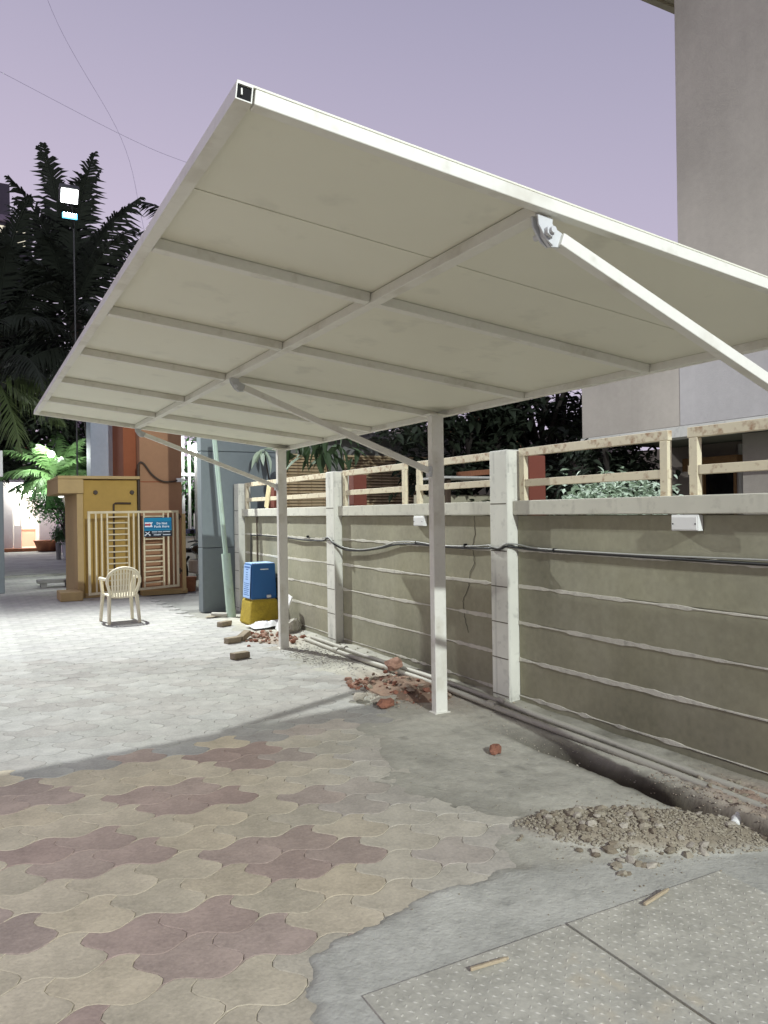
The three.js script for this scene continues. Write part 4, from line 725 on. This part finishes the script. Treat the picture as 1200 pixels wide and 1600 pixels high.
function frond(from, az, el, L, droop, nl, ll, fold, q, wide = 0.05) {
  const dir = new THREE.Vector3(Math.cos(az), 0, Math.sin(az)), side = new THREE.Vector3(-dir.z, 0, dir.x), pts = [];
  for (let k = 0; k <= 10; k++) { const u = k / 10, a = el - droop * u * u; const prev = pts[k - 1] ?? from.clone(); pts.push(k ? prev.clone().addScaledVector(dir, L / 10 * Math.cos(a)).add(new THREE.Vector3(0, L / 10 * Math.sin(a), 0)) : from.clone()); }
  const curve = new THREE.CatmullRomCurve3(pts), pos = [];
  for (let k = 0; k < nl; k++) {
    const u = 0.12 + 0.88 * k / (nl - 1), p = curve.getPoint(u), tg = curve.getTangent(u), l = ll * Math.sin(Math.PI * (0.18 + 0.78 * u)) * (0.65 + 0.5 * q());
    for (const s of [-1, 1]) {
      if (q() < 0.07) continue;
      const out = side.clone().multiplyScalar(s * Math.cos(fold)).addScaledVector(tg, 0.75 + 0.2 * q()).add(new THREE.Vector3(0, -Math.sin(fold) * (0.5 + 0.8 * q()), 0)).normalize();
      const mid = p.clone().addScaledVector(out, l * 0.55), end = p.clone().addScaledVector(out, l).add(new THREE.Vector3(0, -l * 0.22, 0)), w = tg.clone().multiplyScalar(wide * 0.5);
      const a = p.clone().sub(w), b = p.clone().add(w), c = mid.clone().add(w), d = mid.clone().sub(w);
      for (const v of [a, b, c, a, c, d, d, c, end]) pos.push(v.x, v.y, v.z);
    }
  }
  const g = new THREE.BufferGeometry(); g.setAttribute('position', new THREE.BufferAttribute(new Float32Array(pos), 3)); g.computeVertexNormals(); uvm(g);
  return [tube(pts, 0.022, 10, 4), g];
}
function palm(name, label, base, top, n, L, seed, mat, lowMat, o = {}) {
  const q = mulberry(seed), t = thing(name, label, o.cat ?? 'palm tree', base);
  part('trunk', [tube([base, base.clone().lerp(top, 0.5).add(new THREE.Vector3(0.1, 0, 0.05)), top], o.r ?? 0.16, 20, 9)], M.bark, t);
  for (let i = 0; i < n; i++) {
    const f = i / n, low = f > 0.74, el = o.el ? o.el(f, q) : 1.5 - 2.1 * f ** 1.25 + (q() - 0.5) * 0.35;
    part('frond', frond(top.clone().add(new THREE.Vector3(0, -0.25 * f * (o.skirt ?? 3), 0)), i * 2.39996 + q() * 0.4, el, L * (0.75 + 0.5 * q()), (low ? 0.5 : 0.45 + 1.0 * f) * (o.droop ?? 1), o.nl ?? 44, o.ll ?? 0.75, 0.35 + f * 0.4, q, o.wide ?? 0.05), low && lowMat ? lowMat : mat, t);
  }
  return t;
}
palm('coconut_palm', 'big dark coconut palm rising behind the lit lamp and the booth', V(2.95, 0, 19.7), V(2.15, 6.9, 19.2), 54, 2.6, 301, M.palm, M.palm, { skirt: 6, wide: 0.062 });
palm('coconut_palm', 'dark coconut palm at the left edge with pale dry lower fronds', V(0.1, 0, 19.8), V(0.65, 6.3, 19.4), 34, 2.3, 302, M.palm, M.palmLit, { skirt: 7 });
palm('coconut_palm', 'palm half hidden behind the canopy edge, only its left fronds showing', V(6.9, 0, 24.5), V(6.75, 10.5, 24.2), 22, 2.1, 303, M.palm, null);
tree('mango_tree', 'dense black-green tree filling the gap under the palms', V(3.7, 0, 24), V(2.1, 4.9, 24), new THREE.Vector3(2.6, 2.5, 1.6), 420, 34, 0.22, M.leafDark, 311);
tree('mango_tree', 'dark tree behind the palm at the left edge', V(-1.0, 0, 25), V(-0.6, 4.7, 25), new THREE.Vector3(2.2, 2.9, 1.6), 330, 32, 0.22, M.leafDark, 313);
palm('areca_palm', 'bright lime green areca palm spreading left over the booth roof', V(2.7, 0, 22.4), V(2.05, 2.75, 22.2), 30, 1.4, 321, M.leafLime, M.leafGreen, { r: 0.05, nl: 30, ll: 0.4, wide: 0.045, skirt: 1, el: (f, q) => 1.1 - 1.3 * f + (q() - 0.5) * 0.3, droop: 1.3, cat: 'palm' });
palm('areca_palm', 'green areca palm standing between booth roof and mauve building', V(3.05, 0, 23.5), V(3.05, 3.0, 23.5), 18, 1.1, 322, M.leafGreen, M.leafGreen, { r: 0.05, nl: 26, ll: 0.36, wide: 0.045, skirt: 1, el: (f, q) => 1.2 - 1.2 * f + (q() - 0.5) * 0.3, cat: 'palm' });
tree('creeper', 'pale green creeper hanging below the booth roof beside the drive', V(2.75, 0, 24.6), V(2.25, 2.2, 24.2), new THREE.Vector3(0.62, 0.75, 0.4), 120, 30, 0.1, M.leafGreen, 331, 'creeper', 0.04);
tree('garden_bush', 'dark rounded bush growing in front of the mauve building', V(4.0, 0, 30), V(3.95, 3.9, 30), new THREE.Vector3(0.55, 0.9, 0.4), 70, 36, 0.13, M.leafMid, 341, 'bush', 0.05);
// small lit garden lamps
for (const [x, h, z, lab] of [[2.14, 2.18, 21.6, 'small glowing garden lamp hanging below the booth roof edge'], [1.9, 3.2, 21.4, 'small glowing garden lamp among the lime palm fronds']]) {
  const t = thing('garden_lamp', lab, 'lamp', V(x, h, z));
  part('globe', new THREE.SphereGeometry(0.09, 14, 10).translate(x, h, -z), glow([0.95, 1, 0.98], 7), t);
  part('bracket', rod(V(x, h + 0.08, z), V(x + 0.12, h + 0.3, z + 0.1), 0.012), M.lampGrey, t);
  const l = new THREE.PointLight(new THREE.Color(0.94, 1, 0.97), 6); l.position.copy(V(x, h, z)); l.castShadow = true; l.shadow.radius = 4; scene.add(l);
}
{
  const d = thing('drain_channel', 'dark drain channel crossing the drive beyond the gate', 'drain', V(1.4, 0, 23));
  part('channel', box(-3, 3.6, -0.02, 0.006, 22.9, 23.35, 0.002), std([0.12, 0.115, 0.1], { map: T.dust, roughness: 1 }), d);
  part('kerb_edge', box(-3, 3.6, -0.02, 0.03, 22.78, 22.89, 0.006), M.concrete, d);
  solo('concrete_bench', [box(1.35, 2.1, 0.1, 0.17, 18.8, 19.2, 0.008), box(1.42, 1.55, 0, 0.1, 18.85, 19.15, 0.004), box(1.95, 2.08, 0, 0.1, 18.85, 19.15, 0.004)], M.greyConc, V(1.7, 0, 19), 'low dark concrete slab step beside the drive, left of the booth', 'step');
  const s = thing('gate_post', 'dark post carrying a white sign box at the left edge', 'post', V(0.55, 0, 18));
  part('post', box(0.40, 0.665, 0, 2.35, 18, 18.2, 0.01), M.clad, s); part('sign_box', box(0.3, 0.66, 2.45, 3.0, 17.98, 18.16, 0.01), M.whitePlastic, s); part('bracket', box(0.35, 0.60, 2.35, 2.45, 18.02, 18.14, 0.004), M.black, s);
  const a = thing('apartment_block', 'distant grey apartment block with lit windows at the left edge', 'building', V(-1, 0, 64));
  part('wall', [box(-12, 2.9, 0, 25, 60, 70, 0), box(2.9, 4.3, 0, 22.6, 60.6, 70, 0)], M.aptWall, a); part('parapet', [box(-12.2, 3.05, 22.3, 22.7, 59.7, 70, 0)], M.mauve, a);
  const lit = glow([1, 0.92, 0.72], 0.75);
  for (const [x, h, on] of [[3.2, 20.6, 1], [0.6, 20.8, 1], [2.0, 20.8, 1], [0.6, 17.6, 0], [2.0, 17.6, 1], [-1.2, 20.8, 0], [3.2, 17.5, 0]]) { const w = part('window', box(x - 0.1, x + 0.75, h - 0.1, h + 1.35, 59.93, 60.55, 0), M.aptWall, a); part('pane', box(x, x + 0.65, h, h + 1.2, 59.90, 59.935, 0), on ? lit : M.glassDark, w); }
}
// hair-thin overhead wires
for (const [pts, lab] of [[[V(1.2, 22, 25), V(2.32, 17.08, 25), V(4.35, 13.45, 25), V(4.94, 11.1, 25), V(5.4, 8.5, 25)], 'thin overhead wire bending down across the upper left sky'], [[V(1.0, 14.6, 25), V(4.4, 13.5, 25), V(6.4, 13.05, 25), V(10, 12.6, 25)], 'thin overhead wire crossing the left sky almost level']])
  solo('overhead_wire', tube(pts, 0.006, 40, 5), std([0.55, 0.50, 0.62]), pts[2], lab, 'wire');

/* ---------------------------------------------------------------- behind the wall */
{
  const t = thing('louvred_building', 'low building with slatted louvre shutters and a dark tin roof behind the wall', 'building', V(7.8, 0, 17));
  part('wall', [box(4.95, 11, 0, 1.72, 16.1, 19, 0.01), box(4.95, 11, 2.92, 3.34, 16.05, 19, 0.01), box(4.95, 11, 1.722, 2.918, 16.25, 19, 0)], M.greyConc, t);
  part('pier', [box(7.25, 7.6, 0, 2.915, 15.98, 16.248, 0.01), box(9.9, 10.3, 0, 2.915, 15.98, 16.248, 0.01)], M.greyConc, t);
  part('roof', [box(5.6, 11.4, 3.345, 3.40, 15.5, 19.3, 0.006), box(5.6, 11.4, 3.25, 3.343, 15.48, 15.52, 0.004)], M.tin, t);
  for (const [x0, x1] of [[5.0, 7.24], [7.62, 9.88]]) {
    part('shutter_frame', [box(x0, x0 + 0.05, 1.45, 2.915, 15.99, 16.06, 0.004), box(x1 - 0.05, x1, 1.45, 2.915, 15.99, 16.06, 0.004), box(x0 + 0.05, x1 - 0.05, 2.87, 2.915, 15.99, 16.06, 0.004)], M.louver, t);
    part('shutter_backing', box(x0, x1, 1.45, 2.915, 16.065, 16.095, 0), M.louverBack, t);
    for (let k = 0; k < 20; k++) part('slat', bar(V(x0 + 0.05, 1.50 + k * 0.070, 16.03), V(x1 - 0.05, 1.50 + k * 0.070, 16.03), 0.07, 0.012, 0, new THREE.Vector3(0, 1, 0.9)), M.louver, t);
  }
}
function bigLeafPlant(label, base, at, n, L, mat, seed, lean = 0) {
  const q = mulberry(seed), t = thing('broadleaf_plant', label, 'plant', base), rq = (a, b) => a + (b - a) * q();
  part('stem', [tube([base, base.clone().lerp(at, 0.6).add(new THREE.Vector3(0.06, 0, 0.03)), at], 0.014, 14, 6)], M.bark, t);
  const lg = leafGeo(1, 0.34, 0.35);
  for (let i = 0; i < n; i++) { const o = at.clone().add(new THREE.Vector3(rq(-0.26, 0.26), rq(-0.15, 0.22), rq(-0.4, 0.4)).multiplyScalar(lean || 1)); part('leaf', orient(lg, o, rq(0, 6.3), rq(-1.2, 0.1), rq(-0.5, 0.5), L * rq(0.7, 1.25)), mat, t); }
  return t;
}
bigLeafPlant('dark broad-leaved plant drooping over the wall under the canopy corner', V(4.7, 0.4, 10.2), V(4.6, 2.58, 10.35), 70, 0.30, M.leafMid, 401, 1.35);
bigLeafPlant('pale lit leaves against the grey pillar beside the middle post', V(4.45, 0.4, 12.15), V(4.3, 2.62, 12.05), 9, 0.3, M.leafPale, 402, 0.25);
tree('garden_tree', 'dark leafy tree behind the wall, just right of the nearest post', V(9.0, 0, 13.2), V(9.0, 3.3, 13.2), new THREE.Vector3(1.8, 1.9, 1.4), 105, 34, 0.24, M.leafDark, 411);
tree('garden_tree', 'dark leafy tree beside the corner of the grey building', V(11.0, 0, 12.6), V(10.6, 4.0, 12.7), new THREE.Vector3(1.9, 2.1, 1.4), 110, 34, 0.24, M.leafDark, 412);
tree('garden_tree', 'sparse tree spreading above the tin roof of the louvred building', V(9.6, 0, 20.5), V(9.6, 5.0, 20.5), new THREE.Vector3(3.0, 1.5, 1.4), 90, 24, 0.22, M.leafDark, 413);
tree('garden_tree', 'low dark tree whose branches hang under the grey building', V(9.6, 0, 9.6), V(9.55, 2.0, 9.7), new THREE.Vector3(1.0, 0.75, 0.8), 90, 30, 0.16, M.leafDark, 414);
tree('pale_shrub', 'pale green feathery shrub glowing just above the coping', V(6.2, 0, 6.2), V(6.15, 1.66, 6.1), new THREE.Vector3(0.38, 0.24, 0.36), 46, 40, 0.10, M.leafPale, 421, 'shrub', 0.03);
{
  const s = thing('low_shed', 'low shed with thin slab roof and terracotta ridge behind the wall', 'shed', V(8.4, 0, 12));
  part('roof', box(7.4, 9.4, 2.17, 2.21, 11.4, 12.4, 0.006), M.beam, s);
  part('ridge', bar(V(8.2, 2.28, 12), V(9.2, 2.36, 12), 0.5, 0.1, 0.01), M.terracotta, s);
  for (const x of [7.5, 9.3]) part('post', box(x, x + 0.08, 0, 2.168, 11.5, 11.58, 0.004), M.darkPipe, s);
  part('back_wall', box(7.4, 9.4, 0, 1.9, 12.42, 12.5, 0.006), M.cream, s);
  solo('garden_wall', box(12.9, 13.1, 0, 2.75, 9, 26, 0.01), M.cream, V(13, 0, 17), 'cream garden wall closing the yard behind the dark trees', 'wall');
  const w = thing('far_building', 'pinkish building glimpsed between the dark leaves', 'building', V(16, 0, 22));
  part('wall', box(12.5, 22, 0, 4.3, 21, 25, 0.02), M.groundFloor, w);
  for (const [x, h] of [[13.2, 3.6], [14.6, 3.6], [16.2, 3.6], [13.2, 1.2], [14.8, 1.2]]) part('window', box(x, x + 0.8, h, h + 1.2, 20.95, 21.02, 0), M.teak, w);
}
{
  const t = thing('grey_building', 'large plain grey rendered building overhanging the garden at the right', 'building', V(11, 0, 6));
  part('upper_wall', box(9, 13, 4.1, 15, -6, 7.68, 0.01), M.block, t);
  part('lower_wall', box(9.0, 13, 2.76, 4.098, 7.684, 9.68, 0.01), M.block, t);
  part('lower_wall', box(8.994, 13, 2.76, 4.098, -6, 7.68, 0.01), M.blockLight, t);
  part('edge_beam', box(8.98, 9.3, 2.60, 2.757, -6, 9.70, 0.008), M.beam, t);
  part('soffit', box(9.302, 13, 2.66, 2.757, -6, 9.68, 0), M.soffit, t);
  part('balcony_slab', [box(7.6, 12, 9.56, 9.72, 7.69, 8.5, 0.01), box(7.6, 12, 9.52, 9.82, 8.502, 8.62, 0.01)], M.cream, t);
  part('ground_floor_wall', [box(11, 11.2, 0, 2.655, 3, 8.28, 0.01), box(11, 11.2, 0, 2.655, 8.96, 10.05, 0.01), box(11, 11.2, 0, 2.655, 10.42, 15, 0.01), box(11, 11.2, 2.2, 2.655, 8.28, 8.96, 0), box(11, 11.2, 2.22, 2.655, 10.05, 10.42, 0), box(11, 11.2, 0, 0.9, 8.28, 8.96, 0), box(11, 11.2, 0, 0.9, 10.05, 10.42, 0)], M.groundFloor, t);
  for (const [z0, z1, h1] of [[8.28, 8.96, 2.2], [10.05, 10.42, 2.22]]) { const w = part('window', [box(10.99, 11.1, 0.9, h1, z0, z0 + 0.05, 0.004), box(10.99, 11.1, 0.9, h1, z1 - 0.05, z1, 0.004), box(10.99, 11.1, h1 - 0.05, h1, z0 + 0.05, z1 - 0.05, 0.004)], M.teak, t); part('pane', box(11.05, 11.08, 0.9, h1 - 0.05, z0 + 0.05, z1 - 0.05, 0), M.glassDark, w); }
  part('window_box', box(10.72, 10.99, 2.2, 2.42, 8.05, 9.12, 0.008), M.teak, t);
  part('pier', box(9.9, 10.3, 0, 2.655, 6.2, 7.35, 0.01), M.block, t);
  part('downpipe', rod(V(10.95, 0, 8.16), V(10.95, 2.6, 8.16), 0.04), M.beam, t);
}
/* ---------------------------------------------------------------- lamps */
function spot(pos, to, power, color, angle, pen, radius) {
  const l = new THREE.SpotLight(new THREE.Color(...color), power, 0, angle, pen, 2); l.position.copy(pos); l.target.position.copy(to); l.castShadow = true; l.shadow.radius = radius; scene.add(l, l.target); return l;
}
{
  const t = thing('flood_lamp', 'glaring white flood lamp with blue strip on a thin mast before the palm', 'lamp', V(1.9, 2.38, 16.1));
  const dir = LAMP_A_TO.clone().sub(LAMP_A).normalize();
  part('mast', rod(V(1.90, 2.38, 16.1), V(1.90, 7.32, 16.1), 0.016, 0.014, 8), M.lampGrey, t);
  part('arm', bar(V(1.90, 7.25, 16.1), LAMP_A.clone().addScaledVector(dir, -0.25), 0.04, 0.04), M.lampGrey, t);
  const hd = part('housing', bar(LAMP_A.clone().addScaledVector(dir, -0.24), LAMP_A.clone().addScaledVector(dir, -0.10), 0.32, 0.29, 0.02), M.lampGrey, t);
  part('lens', bar(LAMP_A.clone().addScaledVector(dir, -0.098), LAMP_A.clone().addScaledVector(dir, -0.07), 0.27, 0.25, 0.09), glow([0.95, 1, 1], 7), t);
  part('blue_strip', box(1.50, 1.74, 6.74, 6.83, 14.22, 14.26, 0.004), glow([0.12, 0.6, 1], 2.2), t);
  spot(LAMP_A, LAMP_A_TO, LAMP_A_POWER, [0.95, 1.0, 0.99], 1.14, 0.8, 3);
  const s = thing('mast_lamp', 'tall mast with a white flood lamp standing well behind the viewer', 'lamp', V(0.8, 0, -17));
  part('mast', rod(V(0.8, 0, -17), V(0.8, 10.6, -17), 0.1, 0.07, 10), M.lampGrey, s);
  part('arm', bar(V(0.8, 10.5, -17), V(0.8, 10.5, -16.2), 0.06, 0.06), M.lampGrey, s);
  part('head', box(0.5, 1.1, 10.0, 10.55, -16.3, -16.12, 0.02), M.lampGrey, s);
  part('lens', box(0.54, 1.06, 10.04, 10.48, -16.118, -16.09, 0.006), glow([0.93, 1, 1], 6), s);
  spot(LAMP_B, LAMP_B_TO, LAMP_B_POWER, [0.93, 1.0, 1.0], 0.6, 0.6, 7);
}
scene.traverse((o) => { if (o.isMesh) o.castShadow = o.receiveShadow = true; });
renderer.render(scene, camera);
